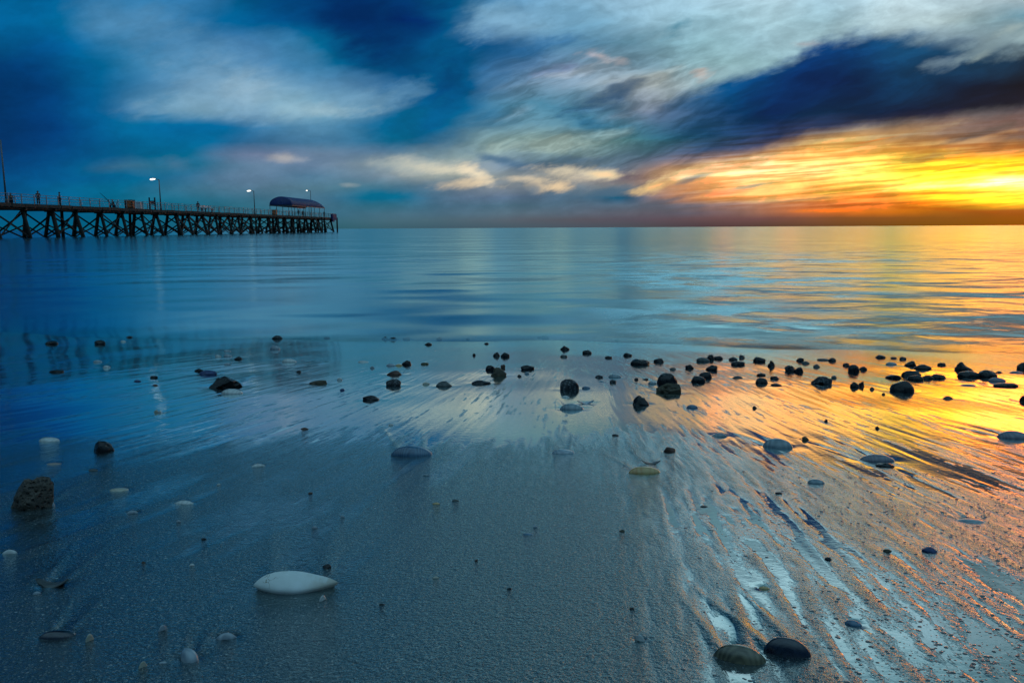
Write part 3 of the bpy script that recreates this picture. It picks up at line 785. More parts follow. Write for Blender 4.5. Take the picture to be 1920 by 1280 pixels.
crate('rubbish_bin', 517, 1.0, 1.0, 0.9, 1.15, M_BIN, 'brown and orange bin at the left end of the blue roofed shelter', 'bin', M_ORANGE)
crate('box', 265, 0.9, 0.75, 0.7, 1.0, M_WHITE, 'white upright box between the orange panelled bin and the first lit lamp', 'box')

def uprights():
    t = t_at(290, 1.0); root = empty('fishing_stand', jp(t, 1.0, DECK), ANG)
    tag(root, 'dark stand of two uprights joined by boards beside the first lit lamp', 'stand')
    for s in (-1, 1):
        bm = bmesh.new(); beam(bm, (s * .46, 0, 0), (s * .46, 0, 2.0), .16, .2); mobj('upright', bm, M_NAVY, root)
    bm = bmesh.new(); beam(bm, (-.46, 0, 1.2), (.46, 0, 1.2), .3, .5); beam(bm, (-.46, 0, .75), (.46, 0, .75), .5, .06); mobj('board', bm, M_NAVY, root)
uprights()

def bench(px, wb, L_, label):
    root = empty('bench', jp(t_at(px, wb), wb, DECK), ANG); tag(root, label, 'bench')
    bm = bmesh.new(); box(bm, (0, 0, .72), (.5, L_, .07)); mobj('seat', bm, M_WHITE, root, bevel=.01)
    bm = bmesh.new(); box(bm, (-.3, 0, 1.02), (.06, L_, .3)); mobj('backrest', bm, M_WHITE, root, bevel=.01)
    for s in (-1, 1):
        bm = bmesh.new(); box(bm, (0, s * L_ * .42, .35), (.4, .1, .68)); mobj('leg', bm, M_WHITE, root)
bench(392, 0.9, 5.0, 'long pale bench on the pier beside the standing dark figure and the small red one')

def banner():
    t = t_at(626); root = empty('hanging_cover', jp(t, -0.3, DECK - 1.2), ANG)
    tag(root, 'bright blue cover hanging over the rail at the very end of the pier', 'cover')
    bm = bmesh.new(); box(bm, (0, 0, 1.35), (0.5, 4.5, 1.7)); mobj('cloth', bm, M_BLUE, root, bevel=.08)
    bm = bmesh.new(); box(bm, (0, -1.0, 0.25), (0.4, 2.0, 0.6)); mobj('flap', bm, M_BLUE, root, bevel=.06)
banner()

def person(px, wb, pose, clothes, legs, label, h=1.72, rz=0.0, group=None):
    root = empty('person', jp(t_at(px, wb), wb, DECK), rz); tag(root, label, 'person', 'people on the pier')
    J = {}
    if pose == 'stand':
        J = dict(pelvis=(0, 0, .92), waist=(0, 0, 1.10), chest=(0, 0, 1.32), neck=(0, .0, 1.48), head=(0, -.02, 1.60), top=(0, -.01, 1.70),
                 hl=(-.10, 0, .88), kl=(-.11, -.02, .48), al=(-.12, .02, .08), tl=(-.12, -.14, .04),
                 hr=(.10, 0, .88), kr=(.12, -.05, .48), ar=(.13, 0, .08), tr=(.13, -.16, .04),
                 sl=(-.19, 0, 1.40), el=(-.26, .02, 1.12), wl=(-.22, -.12, .90), fl=(-.21, -.16, .82),
                 sr=(.19, 0, 1.40), er=(.27, .0, 1.12), wr=(.18, -.16, 1.0), fr=(.12, -.22, .98))
    elif pose == 'lean':
        J = dict(pelvis=(0, .15, .90), waist=(0, .05, 1.08), chest=(0, -.10, 1.26), neck=(0, -.2, 1.38), head=(0, -.28, 1.46), top=(0, -.30, 1.56),
                 hl=(-.10, .15, .86), kl=(-.11, .10, .46), al=(-.12, .2, .08), tl=(-.12, .04, .04),
                 hr=(.10, .15, .86), kr=(.12, .02, .46), ar=(.13, 0, .08), tr=(.13, -.14, .04),
                 sl=(-.19, -.10, 1.32), el=(-.28, -.3, 1.10), wl=(-.14, -.48, 1.14), fl=(-.06, -.5, 1.16),
                 sr=(.19, -.10, 1.32), er=(.28, -.3, 1.10), wr=(.14, -.48, 1.14), fr=(.06, -.5, 1.16))
    else:
        J = dict(pelvis=(0, .1, .46), waist=(0, .06, .62), chest=(0, -.02, .86), neck=(0, -.07, 1.02), head=(0, -.12, 1.13), top=(0, -.13, 1.23),
                 hl=(-.11, .05, .44), kl=(-.16, -.38, .50), al=(-.15, -.42, .08), tl=(-.15, -.56, .04),
                 hr=(.11, .05, .44), kr=(.16, -.36, .52), ar=(.17, -.40, .08), tr=(.17, -.54, .04),
                 sl=(-.19, -.02, .94), el=(-.26, -.12, .68), wl=(-.12, -.34, .60), fl=(-.08, -.4, .58),
                 sr=(.19, -.02, .94), er=(.26, -.14, .68), wr=(.12, -.34, .64), fr=(.06, -.4, .62))
    rad = dict(pelvis=.15, waist=.13, chest=.17, neck=.06, head=.105, top=.075, hl=.10, kl=.07, al=.05, tl=.04, hr=.10, kr=.07, ar=.05, tr=.04,
               sl=.07, el=.05, wl=.035, fl=.03, sr=.07, er=.05, wr=.035, fr=.03)
    E = [('pelvis', 'waist'), ('waist', 'chest'), ('chest', 'neck'), ('neck', 'head'), ('head', 'top'),
         ('pelvis', 'hl'), ('hl', 'kl'), ('kl', 'al'), ('al', 'tl'), ('pelvis', 'hr'), ('hr', 'kr'), ('kr', 'ar'), ('ar', 'tr'),
         ('chest', 'sl'), ('sl', 'el'), ('el', 'wl'), ('wl', 'fl'), ('chest', 'sr'), ('sr', 'er'), ('er', 'wr'), ('wr', 'fr')]
    k = h / 1.72
    def skinned(name, keys, grow, mat, sub=1):
        idx = {a: i for i, a in enumerate(keys)}
        me = bpy.data.meshes.new(name)
        me.from_pydata([tuple(c * k for c in J[a]) for a in keys], [(idx[a], idx[b]) for a, b in E if a in idx and b in idx], [])
        o = bpy.data.objects.new(name, me); C.objects.link(o); o.parent = root
        sm = o.modifiers.new('skin', 'SKIN'); sm.use_smooth_shade = True
        for i, a in enumerate(keys):
            r = rad[a] * k * grow; me.skin_vertices[0].data[i].radius = (r, r * (.85 if a in ('chest', 'pelvis', 'waist') else 1))
        me.skin_vertices[0].data[0].use_root = True
        s = o.modifiers.new('sub', 'SUBSURF'); s.levels = sub; s.render_levels = sub
        me.materials.append(mat); return o
    skinned('body', list(J), 1.0, M_SKIN)
    skinned('coat', ['chest', 'waist', 'pelvis', 'sl', 'el', 'wl', 'sr', 'er', 'wr'], 1.16, clothes)
    skinned('trousers', ['pelvis', 'hl', 'kl', 'al', 'hr', 'kr', 'ar'], 1.18, legs)
    bm = bmesh.new(); c = Vector(J['head']).lerp(Vector(J['top']), .55) * k
    bmesh.ops.create_uvsphere(bm, u_segments=12, v_segments=8, radius=.118 * k, matrix=Matrix.Translation(c + Vector((0, .015, .0))))
    bmesh.ops.bisect_plane(bm, geom=bm.verts[:] + bm.edges[:] + bm.faces[:], plane_co=c + Vector((0, -.03, -.03)), plane_no=(0, -.6, -.8), clear_outer=True)
    mobj('hair', bm, M_NAVY, root, True)
    if pose == 'sit':
        bm = bmesh.new(); box(bm, (0, .1, .2), (.42, .4, .38)); 
        so_ = mobj('camp_stool', bm, M_NAVY, None, bevel=.03); so_.location = root.location
        so_.rotation_euler = root.rotation_euler
        tag(so_, 'low dark stool under ' + label.split(' on the')[0], 'stool')
    return root
person(27, 1.2, 'sit', M_NAVY, M_NAVY, 'person sitting hunched in dark clothes on the pier beside the unlit post', rz=.6)
person(78, 1.0, 'stand', M_NAVY, M_NAVY, 'person standing in dark clothes, nearer the shore end of the two standing at the rail', rz=.4)
person(118, 0.9, 'stand', M_NAVY, M_NAVY, 'person standing alone in a dark coat midway between the unlit post and the fishing rod', rz=-1.2, h=1.76)
person(217, 1.0, 'sit', M_NAVY, M_NAVY, 'person crouching low in dark clothes right beside the fishing rod', rz=-.8)
person(375, 0.9, 'stand', M_NAVY, M_NAVY, 'tall person standing in black clothes at the left end of the pale bench', h=1.85, rz=.2)
person(381, 1.6, 'lean', M_RED, M_NAVY, 'small person in a red top behind the pale bench', h=1.35, rz=.2)
person(388, 1.7, 'lean', M_NAVY, M_NAVY, 'small person in dark clothes leaning behind the middle of the pale bench', h=1.3, rz=-.3)
person(521, 2.6, 'stand', M_NAVY, M_NAVY, 'person standing in shadow behind the orange bin at the shelter', h=1.65)
person(562, 2.0, 'stand', M_NAVY, M_NAVY, 'person in blue black clothes standing under the middle of the shelter roof', h=1.7)
person(570, 1.4, 'lean', M_BROWN, M_NAVY, 'person in a brown top leaning on the rail under the shelter roof', h=1.6, rz=.3)
person(610, 0.9, 'lean', M_BROWN, M_NAVY, 'person in a reddish brown coat at the rail just past the shelter roof', h=1.75, rz=.2)

def rod():
    o_ = empty('fishing_rod', jp(t_at(212), 0.15, DECK), ANG); tag(o_, 'dark fishing rod leaning over the rail by the crouching person', 'fishing rod')
    bm = bmesh.new(); bar(bm, (-.1, .6, .5), (0.3, -1.5, 1.35), .05, .045, 6); bar(bm, (0.3, -1.5, 1.35), (.7, -3.5, 2.0), .045, .02, 6); mobj('shaft', bm, M_NAVY, o_)
    bm = bmesh.new(); bar(bm, (-.12, .75, .44), (-.1, .5, .54), .07, .07, 8); mobj('handle', bm, M_NAVY, o_)
rod()

# px, py, width, height in the photograph, kind:material, turn, label
ITEM_TEXT = '''
# --- left
98,643,20,7,stone:black,0,low black stone at the water's edge, leftmost of two below the pier's shore end
188,643,18,9,stone:black,0,small rounded black stone at the water's edge below the pier
242,632,11,4,stone:speck,0,faint dark pebble awash in the shallows left of the lamp reflections
231,640,8,3,clam:white,0,tiny white shell just right of the rounded black edge stone
183,678,14,5,clam:pale,0,pale blue shell among the pier's broken reflections
200,688,11,5,clam:white,10,small cream white shell just below the pale one in the pier's reflections
105,696,22,6,flat:black,4,flat black stone lying in the pier's reflection at far left
446,672,15,7,stone:black,0,small black stone right of the cluster of white shells, above the craggy rock
409,668,10,5,clam:white,0,white shell, left one of a row of two above the bluish stone
427,667,14,6,clam:pale,0,wider whitish shell of the row of two above the bluish stone
426,658,12,4,clam:pale,0,thin pale shell furthest from the camera above the white shell pair
426,683,14,4,frag:pale,0,flat pale shell chip between the white shells and the craggy rock
373,694,16,7,stone:black,0,black pebble touching the left side of the bluish stone
390,699,30,11,round:bluegrey,0,smooth deep blue stone behind the big black craggy rock
423,718,60,28,crag:black,0,big black craggy rock, the largest dark rock on the left sand
435,735,35,13,clam:white,5,domed white shell in front of the big black craggy rock
289,707,14,5,flat:black,0,flat black pebble midway between the pale shells and the craggy rock
258,714,12,4,flat:bluegrey,0,thin dark blue pebble left of the flat black one
291,722,10,3,frag:red,0,tiny reddish chip below the flat black pebble
92,823,30,10,clam:white,0,white domed shell at far left, above the pitted rock
195,838,36,24,stone:black,0,shiny black humped stone between the white domed shell and the craggy rock
101,867,26,4,frag:pink,0,flat pinkish shell piece half buried above the pitted rock
175,879,18,4,frag:grey,-5,thin grey shell sliver below the shiny black humped stone
223,915,28,8,clam:cream,6,cream shell right of the pitted rock
293,771,8,5,frag:cream,10,left one of two tiny bright cream chips in the streaked sand
300,772,8,5,frag:white,-20,right one of two tiny bright chips in the streaked sand
62,931,66,64,coral:brown,0,tall brown pitted rock standing in the sand at the left edge
95,943,12,10,clam:pale,0,small pale shell tucked against the right foot of the pitted rock
345,940,34,8,frag:white,-4,long white tubular shell fragment right of the cream shell
248,958,18,6,frag:pale,15,pale blue shell chip below the cream shell
335,977,9,4,frag:pale,0,tiny pale chip just below the long white fragment
18,1033,22,8,frag:white,8,small white jagged fragment at the very left edge
98,1090,50,16,curl:grey,0,grey curved shell piece with upturned tips at lower left
108,1184,52,20,mussel:navy,14,dark mussel shell lying in the lower left corner
69,1111,12,5,frag:pale,20,tiny pale chip below the upturned curved shell
555,1089,146,50,cuttle:white,4,large white cuttlebone, the biggest pale thing on the sand
605,1121,16,10,frag:white,55,whitish chip just under the pointed right end of the cuttlebone
354,1226,38,27,clam:pale,-35,pale ribbed clam shell at the bottom left
424,1191,34,13,frag:pale,10,long pale blue shell fragment between the ribbed clam and the cuttlebone
268,1247,13,10,frag:cream,40,cream triangular chip near the bottom edge
305,1178,16,10,frag:pale,50,dull pale chip above the ribbed clam
168,1197,14,12,frag:cream,60,tiny yellowish chip right of the dark mussel
305,1241,13,4,frag:pale,5,thin pale sliver between the cream chip and the ribbed clam
484,870,24,6,frag:white,14,white shell fragment in the streaks left of the blue mussel
410,907,7,3,frag:white,0,tiny white speck of shell above the long tubular fragment
590,988,12,5,frag:pale,-10,small pale chip far above the cuttlebone
642,969,8,4,frag:pale,0,bluish shell speck to the right above the cuttlebone
582,923,8,4,stone:red,0,tiny reddish brown pebble above the cuttlebone
613,1062,16,9,stone:speck,0,small dark pebble just behind the cuttlebone's right end
269,1054,7,3,frag:red,0,tiny red chip on plain sand above the ribbed clam
360,1059,9,4,frag:white,0,tiny white chip on plain sand left of the cuttlebone
382,1010,9,4,stone:black,0,small dark pebble on plain sand left above the cuttlebone
# --- centre left
519,633,19,8,stone:speck,0,greyish pebble awash in the shallows right of the lamp reflection
516,653,17,9,clam:pale,0,pale shell below the greyish awash pebble
542,677,24,9,clam:white,6,bluish white shell among the dark reflection ripples
613,629,12,4,stone:black,0,faint dark pebble in the shallows under the pier's end
722,631,13,7,stone:speck,0,left one of two touching dark stones in the shallows
736,633,19,7,stone:black,0,right one of two touching dark stones in the shallows
762,632,14,5,flat:olive,0,flat greenish stone just right of the two touching shallows stones
823,632,11,6,stone:speck,0,small grey pebble in the shallows, centre
803,645,14,6,stone:black,0,small black stone just landward of the grey shallows pebble
877,631,8,3,stone:speck,0,faint tiny pebble in the centre shallows
912,644,9,4,stone:black,0,tiny dark pebble below the centre shallows
560,697,9,5,stone:black,0,tiny dark pebble below the bluish white shell
597,717,33,10,flat:brown,0,flat brown stone with pale top, left of the speckled stones
637,712,9,6,clam:white,0,small white lump right of the flat brown stone
681,678,18,5,clam:white,0,white shell left of the black and orange brown stone
762,681,19,12,stone:black,0,black stone with a brown side, furthest of the loose trio
748,685,14,4,frag:tan,0,thin tan shell touching the left of the black stone
733,685,16,6,clam:pale,0,pale shell left of the thin tan one
698,690,9,5,frag:pale,0,pale chip between two white shells above the flat black stone
796,682,16,5,flat:olive,0,thin olive stone right of the black and brown stone
739,700,28,11,flat:red,0,flat reddish stone just above the speckled cracked one
738,718,28,17,stone:speck,0,dark speckled stone with pale veins under the flat reddish stone
799,719,13,6,clam:cream,15,small cream shell left of the rounded grey stone
833,720,31,14,round:grey,0,rounded grey green stone, alone in the centre left
696,746,31,12,flat:black,-4,flat black stone tilted over its reflection, nearest of the centre left stones
902,716,37,10,flat:black,3,long black flat stone left of the speckled round stone
931,665,13,10,stone:black,0,left one of two small black stones near the centre waterline
947,666,17,11,stone:black,0,right one of two small black stones near the centre waterline
919,691,18,13,stone:black,0,black stone behind the brown topped cluster
935,699,30,21,stone:brown,0,brown and black stone, biggest of the centre cluster
943,688,9,9,stone:red,0,small reddish pebble perched behind the brown cluster stone
889,665,6,6,stone:black,0,tiny dark pebble left of the two small black waterline stones
773,844,74,27,mussel:blue,6,blue mussel shell with concentric lines, the large one at centre left
571,804,15,4,frag:red,4,tiny dark reddish twig like chip in the streaks
642,731,9,5,stone:bluegrey,0,tiny blue pebble below the flat brown stone
800,889,15,4,frag:bluegrey,0,thin bluish sliver below the blue mussel
818,943,15,4,frag:tan,-5,thin tan shell chip on plain sand below the blue mussel
854,937,14,4,frag:grey,0,thin grey sliver right of the tan chip
733,797,10,4,frag:white,5,tiny whitish chip left above the blue mussel
990,999,17,5,clam:blue,0,small blue shell alone on the plain centre sand
1004,986,9,4,frag:pale,0,pale chip touching the small blue shell's far side
955,1104,9,4,stone:black,0,tiny black pebble on plain sand below the small blue shell
716,1133,10,4,stone:black,0,tiny black pebble right of the cuttlebone
817,1083,12,4,frag:cream,0,tiny cream sliver right above the black pebble
893,1050,6,4,stone:red,0,tiny red pebble on plain centre sand
1166,995,10,5,stone:brown,0,tiny brown pebble on plain sand below the tan shell
1185,1142,9,5,stone:black,0,tiny dark pebble above the white triangular fragment
1200,1197,19,12,frag:white,-30,white triangular fragment alone near the bottom centre
# --- centre right
989,690,26,12,stone:black,0,black oval stone above left of the speckled round stone
1068,724,36,27,round:speck,0,dark speckled round stone standing alone at centre
1059,653,18,10,stone:black,0,black stone in the thin wash at the centre waterline
1057,668,13,6,flat:grey,0,small grey stone below the black one in the thin wash
1101,661,18,9,stone:black,0,dark stone with tapered left end right of the thin wash stone
1022,627,14,7,stone:speck,0,dim grey stone under the shallows at centre
1012,627,9,4,stone:speck,0,smaller dim stone touching the centre shallows stone
1157,633,9,5,stone:speck,0,faint pebble awash right of the centre shallows
1141,670,14,6,stone:black,0,small black stone left of the jet black waterline one
1177,665,18,8,stone:black,0,jet black small stone at the waterline with white foam ring
1200,679,36,15,round:black,0,long smooth black stone with a pale crack line
1235,676,19,10,stone:black,0,black stone just right of the smooth cracked one
1262,691,12,6,stone:grey,0,small grey pebble above the stacked pair
1293,688,15,10,stone:black,0,small black stone between the stacked pair and the waterline row
1123,706,15,7,stone:speck,0,small dark stone left of the grey veined shell
1153,705,23,9,clam:bluegrey,0,grey veined shell right of the small dark stone
1149,716,13,8,stone:speck,0,dark pebble directly below the grey veined shell
1127,715,12,3,frag:pale,0,pale sliver below the small dark stone
1193,711,8,5,stone:speck,0,tiny dark pebble left of the thin brown one
1210,711,12,4,flat:red,0,thin brown pebble left of the stacked pair
1223,718,15,7,clam:bluegrey,0,small blue grey shell at the left foot of the stacked pair
1251,713,38,28,round:black,0,black rock, the back one of the stacked pair
1253,729,46,25,crag:brown,0,brown lumpy rock, the front one of the stacked pair
1323,704,24,15,round:black,0,black egg shaped stone, the back one of two overlapping
1309,712,26,15,round:black,0,black egg shaped stone, the front one of two overlapping
1099,727,15,6,clam:blue,0,small blue shell right of the speckled round stone
1202,753,31,23,peak:black,0,angular black peaked rock below the stacked pair
1072,762,42,17,clam:bluegrey,4,smooth blue grey clam below the speckled round stone
1098,754,31,8,curl:pale,6,pale curved sliver with raised tip behind the blue grey clam
1060,744,16,4,frag:white,0,thin white chip above the blue grey clam
988,700,10,5,frag:pale,0,pale chip below the black oval stone
974,704,8,5,stone:speck,0,tiny dark pebble left of the pale chip below the oval stone
1298,762,20,9,clam:blue,0,pale blue shell right of the angular peaked rock
1056,844,40,14,clam:pale,4,pale blue clam, second of the two in the centre column
1154,816,13,5,stone:black,0,small black pebble alone above the tan shell
1255,843,24,13,stone:red,0,small reddish black stone behind the tan shell
1209,879,58,20,mussel:tan,8,tan striped shell with an orange end at centre right
1221,866,34,8,curl:grey,0,thin broken shell edge just behind the tan striped shell
1349,816,30,8,frag:bluegrey,4,bluish shell fragment left of the round clam
1415,763,8,6,stone:black,0,tiny black pebble in the golden sand
1318,675,24,11,round:grey,0,grey stone leaning on the black pair at the waterline
1332,671,15,12,stone:black,0,upright black stone beside the grey leaning one
1346,671,18,8,flat:black,0,flat black stone at the right of the waterline trio
1375,673,16,8,stone:speck,0,grey black stone behind the slanted slab
1384,682,27,10,flat:black,5,slanted black slab right of the waterline trio
1391,669,12,7,stone:speck,0,dim stone at the waterline behind the slanted slab
1423,675,22,12,stone:black,0,blocky black stone at the waterline above the golden sand
1427,702,16,6,flat:black,0,flat black stone behind the smooth oval one
1428,715,22,13,round:black,0,smooth black oval stone in the middle of the golden band
1335,690,22,13,stone:black,0,rough black stone just above the overlapping egg stones
1383,707,20,5,frag:grey,0,grey flat shell piece between the egg stones and the oval stone
# --- right
1446,684,14,14,crag:black,0,forked black rock with two points
1453,709,16,8,stone:black,0,small black stone right of the smooth oval one
1455,721,20,6,flat:black,0,flat black stone below the small one by the smooth oval
1500,675,14,8,stone:black,0,black pebble behind the paired blocks
1510,680,16,5,frag:grey,0,grey flat shell piece beside the black pebble behind the blocks
1531,686,12,7,stone:grey,0,small grey pebble right of the paired blocks
1482,692,20,14,crag:black,0,left one of the paired black blocks
1497,694,17,12,stone:black,0,right one of the paired black blocks, slightly paler
1540,715,35,19,crag:speck,0,rough dark grey stone, largest in the middle of the golden band
1545,674,24,5,flat:grey,0,long low grey stone at the golden waterline
1560,675,14,8,stone:speck,0,upright grey stone at the end of the long low one
1587,684,12,7,stone:black,0,small black stone left of the tall rounded one
1601,692,19,16,round:black,0,tall rounded black stone between two small ones
1618,691,14,8,stone:black,0,small black stone touching the tall rounded one's right side
1564,707,10,6,stone:grey,0,small grey pebble right of the rough dark grey stone
1602,723,16,12,stone:black,0,left half of a broken looking black pair below the tall rounded stone
1614,722,12,12,crag:black,0,right half of a broken looking black pair, with a notch
1651,669,18,7,stone:speck,0,grey stone at the waterline above the tall rounded stone
1635,729,9,5,frag:grey,0,tiny grey chip right of the broken looking pair
1671,682,18,6,clam:bluegrey,0,small grey shell above the flat stone
1676,706,28,9,flat:black,0,thin flat black stone above the large black boulder
1676,671,10,4,stone:speck,0,tiny dim pebble at the waterline, left of its slightly bigger twin
1693,672,12,6,stone:speck,0,small dim pebble at the waterline, right of its tiny twin
1706,683,20,11,stone:black,0,black domed stone above the overlapping slabs
1709,701,30,13,stone:black,0,black slab, the back one of two overlapping
1717,709,26,12,round:black,0,black oval slab, the front one of two overlapping
1692,727,39,25,round:black,0,large black boulder over its own dark reflection in the golden sand
1730,689,28,11,round:black,-4,pear shaped black stone right of the domed one
1740,707,20,9,stone:black,0,small black stone touching the overlapping slabs
1760,706,24,10,flat:black,6,black stone with a long tail at the right of the slabs
1765,683,14,6,stone:speck,0,small dark pebble above the stone with the tail
1808,690,28,18,peak:black,0,pointed black rock behind the long oval one
1816,702,36,14,round:black,0,long oval black stone in front of the pointed rock
1851,702,30,15,round:black,0,round black stone right of the long oval one
1869,712,26,9,clam:purple,0,purple grey shell below the round black stone
1815,721,24,5,clam:purple,0,low grey shell below the long oval stone
1886,721,41,9,flat:black,0,long low black stone near the right edge
1873,698,10,4,stone:speck,0,tiny dark pebble right of the round black stone
1905,698,20,5,clam:purple,0,thin grey shell near the right edge above the long low stone
1918,688,18,14,stone:black,0,black stone cut by the right edge at the waterline row
1918,749,14,12,stone:black,0,small black stone cut by the right edge below the long low one
1777,745,18,6,frag:grey,0,grey chip in the glittering sand right of the large boulder
1657,738,6,4,stone:black,0,tiny dark pebble left of the large boulder
1458,831,50,24,clam:bluegrey,0,smooth round blue green clam shell at the left of the golden rills
1645,857,58,18,mussel:purple,4,dark veined shell in the golden sand with a black piece below
1655,869,38,12,crag:black,0,black piece touching the near side of the dark veined shell
1530,902,28,12,clam:bluegrey,0,small blue shell half sunk below the round clam
1900,816,48,18,clam:purple,0,purple grey clam shell in the glitter at the right edge
1645,802,8,6,stone:black,0,tiny black pebble in the gold left of the purple clam
1549,789,6,6,stone:black,0,tiny dark speck of stone in the gold above the round clam
1510,822,12,8,stone:brown,0,small brown pebble right of the round clam
1460,925,13,5,stone:black,0,small black pebble in the rills left below the half sunk blue shell
1320,950,14,4,stone:speck,0,small dark pebble below right of the tan shell
1818,972,44,12,clam:bluegrey,0,low dark shell beside the long golden ridge
1742,1030,24,12,stone:bluegrey,0,small blue lump at the upper end of the mirror pool
1388,1222,84,42,mussel:olive,-14,olive brown mussel shell, left one of the glossy pair at bottom right
1478,1211,74,42,mussel:navy,-14,blue black mussel shell, right one of the glossy pair at bottom right
1600,1165,25,13,clam:blue,-20,small blue shell up right of the glossy mussel pair
1553,1048,12,6,stone:speck,0,small grey pebble in the bright sheen above the mussel pair
1664,1032,14,6,stone:brown,0,small brown pebble in the bubbles left of the mirror pool
1433,1100,20,6,frag:tan,-12,small tan sliver in the sheen above the mussel pair
'''
CORAL, _t = new_mat('pitted_rock')
_co = objco(_t)
_v = _t.vor(_co, 120); _n = _t.noise(_co, 45, 5, .65); _v2 = _t.vor(_co, 260)
_pit = _t.m('MULTIPLY', _t.rng(_v, .12, .42), _t.rng(_v2, .05, .4, .6, 1))
_col = _t.mix(_pit, (0.010, 0.008, 0.007, 1), _t.mix(_t.rng(_n, .3, .7), (0.030, 0.021, 0.015, 1), (0.11, 0.078, 0.055, 1)))
finish(_t, pbsdf(_t, _col, .6, _t.bump(_t.m('ADD', _t.m('MULTIPLY', _pit, .004), _t.m('MULTIPLY', _n, .003)), 1.0, 1.0)))

# ------------------------------------------------------------------ stones, shells and fragments on the sand
def stone_mat(name, c1, c2, rough=0.26, sc=40.0, speck=None):
    m, t = new_mat(name); co = objco(t)
    n = t.noise(co, sc, 5, 0.65); n2 = t.noise(co, sc * 5, 3, 0.6)
    col = t.mix(t.rng(n, 0.35, 0.65), c1 + (1,), c2 + (1,))
    if speck:
        v = t.vor(co, sc * 4.5, out='Color')
        col = t.mix(t.rng(t.sep(v)[0], 0.72, 0.85, 0, .8), col, speck + (1,))
    nb = t.bump(t.m('ADD', t.m('MULTIPLY', n, .002), t.m('MULTIPLY', n2, .0006)), 1.0, 1.0)
    finish(t, pbsdf(t, col, t.rng(n, .3, .7, rough - .1, rough + .15), nb, IOR=1.36)); return m
SM = {
 'black': stone_mat('black_stone', (0.006, 0.006, 0.008), (0.018, 0.018, 0.020)),
 'speck': stone_mat('speckled_stone', (0.008, 0.009, 0.012), (0.03, 0.03, 0.034), .4, 40, (0.12, 0.13, 0.14)),
 'brown': stone_mat('brown_stone', (0.035, 0.026, 0.015), (0.085, 0.065, 0.038), .5),
 'red': stone_mat('reddish_stone', (0.06, 0.025, 0.018), (0.14, 0.07, 0.05), .45),
 'grey': stone_mat('grey_stone', (0.05, 0.055, 0.055), (0.12, 0.125, 0.12), .4),
 'olive': stone_mat('olive_stone', (0.05, 0.045, 0.02), (0.12, 0.10, 0.05), .4),
 'bluegrey': stone_mat('blue_grey_stone', (0.02, 0.035, 0.10), (0.05, 0.075, 0.17), .4),
}
def shell_mat(name, a, b, rings=60.0, rough=.28, axis=0, warp=.4):
    m, t = new_mat(name); co = objco(t)
    n = t.noise(co, 25, 3, 0.6)
    w = t.n.new('ShaderNodeTexWave'); w.wave_type = 'RINGS'; w.rings_direction = 'SPHERICAL'
    off = t.v('ADD', co, (0.0, 0.0, 0.0)); t.l.new(off, w.inputs[0])
    w.inputs['Scale'].default_value = rings; w.inputs['Distortion'].default_value = 1.5; w.inputs['Detail'].default_value = 2
    f = t.m('ADD', t.m('MULTIPLY', w.outputs['Fac'], .16), t.m('MULTIPLY', n, .84))
    col = t.mix(t.rng(f, .3, .7), a + (1,), b + (1,))
    nb = t.bump(w.outputs['Fac'], .12, .0006)
    finish(t, pbsdf(t, col, rough, nb, IOR=1.5, Coat_Weight=.5, Coat_Roughness=.08)); return m
HM = {
 'white': shell_mat('white_shell', (0.34, 0.35, 0.34), (0.60, 0.60, 0.58)),
 'cream': shell_mat('cream_shell', (0.30, 0.26, 0.19), (0.50, 0.45, 0.36)),
 'pale': shell_mat('pale_blue_shell', (0.16, 0.20, 0.24), (0.32, 0.37, 0.41)),
 'bluegrey': shell_mat('blue_grey_shell', (0.10, 0.14, 0.17), (0.26, 0.31, 0.33)),
 'blue': shell_mat('blue_mussel', (0.02, 0.06, 0.12), (0.08, 0.17, 0.26), 90),
 'navy': shell_mat('black_mussel', (0.006, 0.007, 0.016), (0.016, 0.018, 0.035), 90, .2),
 'olive': shell_mat('olive_mussel', (0.05, 0.04, 0.02), (0.17, 0.14, 0.08), 90, .16),
 'tan': shell_mat('tan_shell', (0.42, 0.20, 0.05), (0.55, 0.36, 0.14), 50),
 'pink': shell_mat('pinkish_shell', (0.20, 0.14, 0.12), (0.34, 0.24, 0.20)),
 'purple': shell_mat('purple_grey_shell', (0.09, 0.08, 0.11), (0.19, 0.17, 0.20), 70),
}
def cuttle_mat():
    m, t = new_mat('cuttlebone_white'); co = objco(t)
    n = t.noise(co, 18, 4, 0.6); x, y, z = t.sep(co)
    col = t.mix(t.rng(n, .4, .7), (0.66, 0.67, 0.64, 1), (0.80, 0.81, 0.79, 1))
    stain = t.m('MULTIPLY', t.rng(x, .005, .045), t.rng(t.noise(co, 30, 4), .45, .6))
    col = t.mix(t.m('MULTIPLY', stain, .55), col, (0.36, 0.27, 0.15, 1))
    crack = t.vor(t.v('ADD', t.v('MULTIPLY', co, (50, 70, 50)), t.v('SCALE', t.noise(co, 60, 3, .6, col=True), scale=1.2)), 1.0, 'DISTANCE_TO_EDGE')
    cm = t.m('MULTIPLY', t.rng(crack, .025, .0), t.rng(t.v('DISTANCE', co, (-.032, -.006, .018)), .016, .008))
    col = t.mix(cm, col, (0.16, 0.11, 0.04, 1))
    g = t.noise(co, 300, 3, .6)
    top = t.rng(z, .022, .034)
    nb = t.bump(t.m('ADD', t.m('MULTIPLY', t.m('MULTIPLY', g, top), .0028), t.m('MULTIPLY', n, .0012)), 1.0, 1.0)
    finish(t, pbsdf(t, col, .38, nb, Coat_Weight=.3, Coat_Roughness=.15)); return m

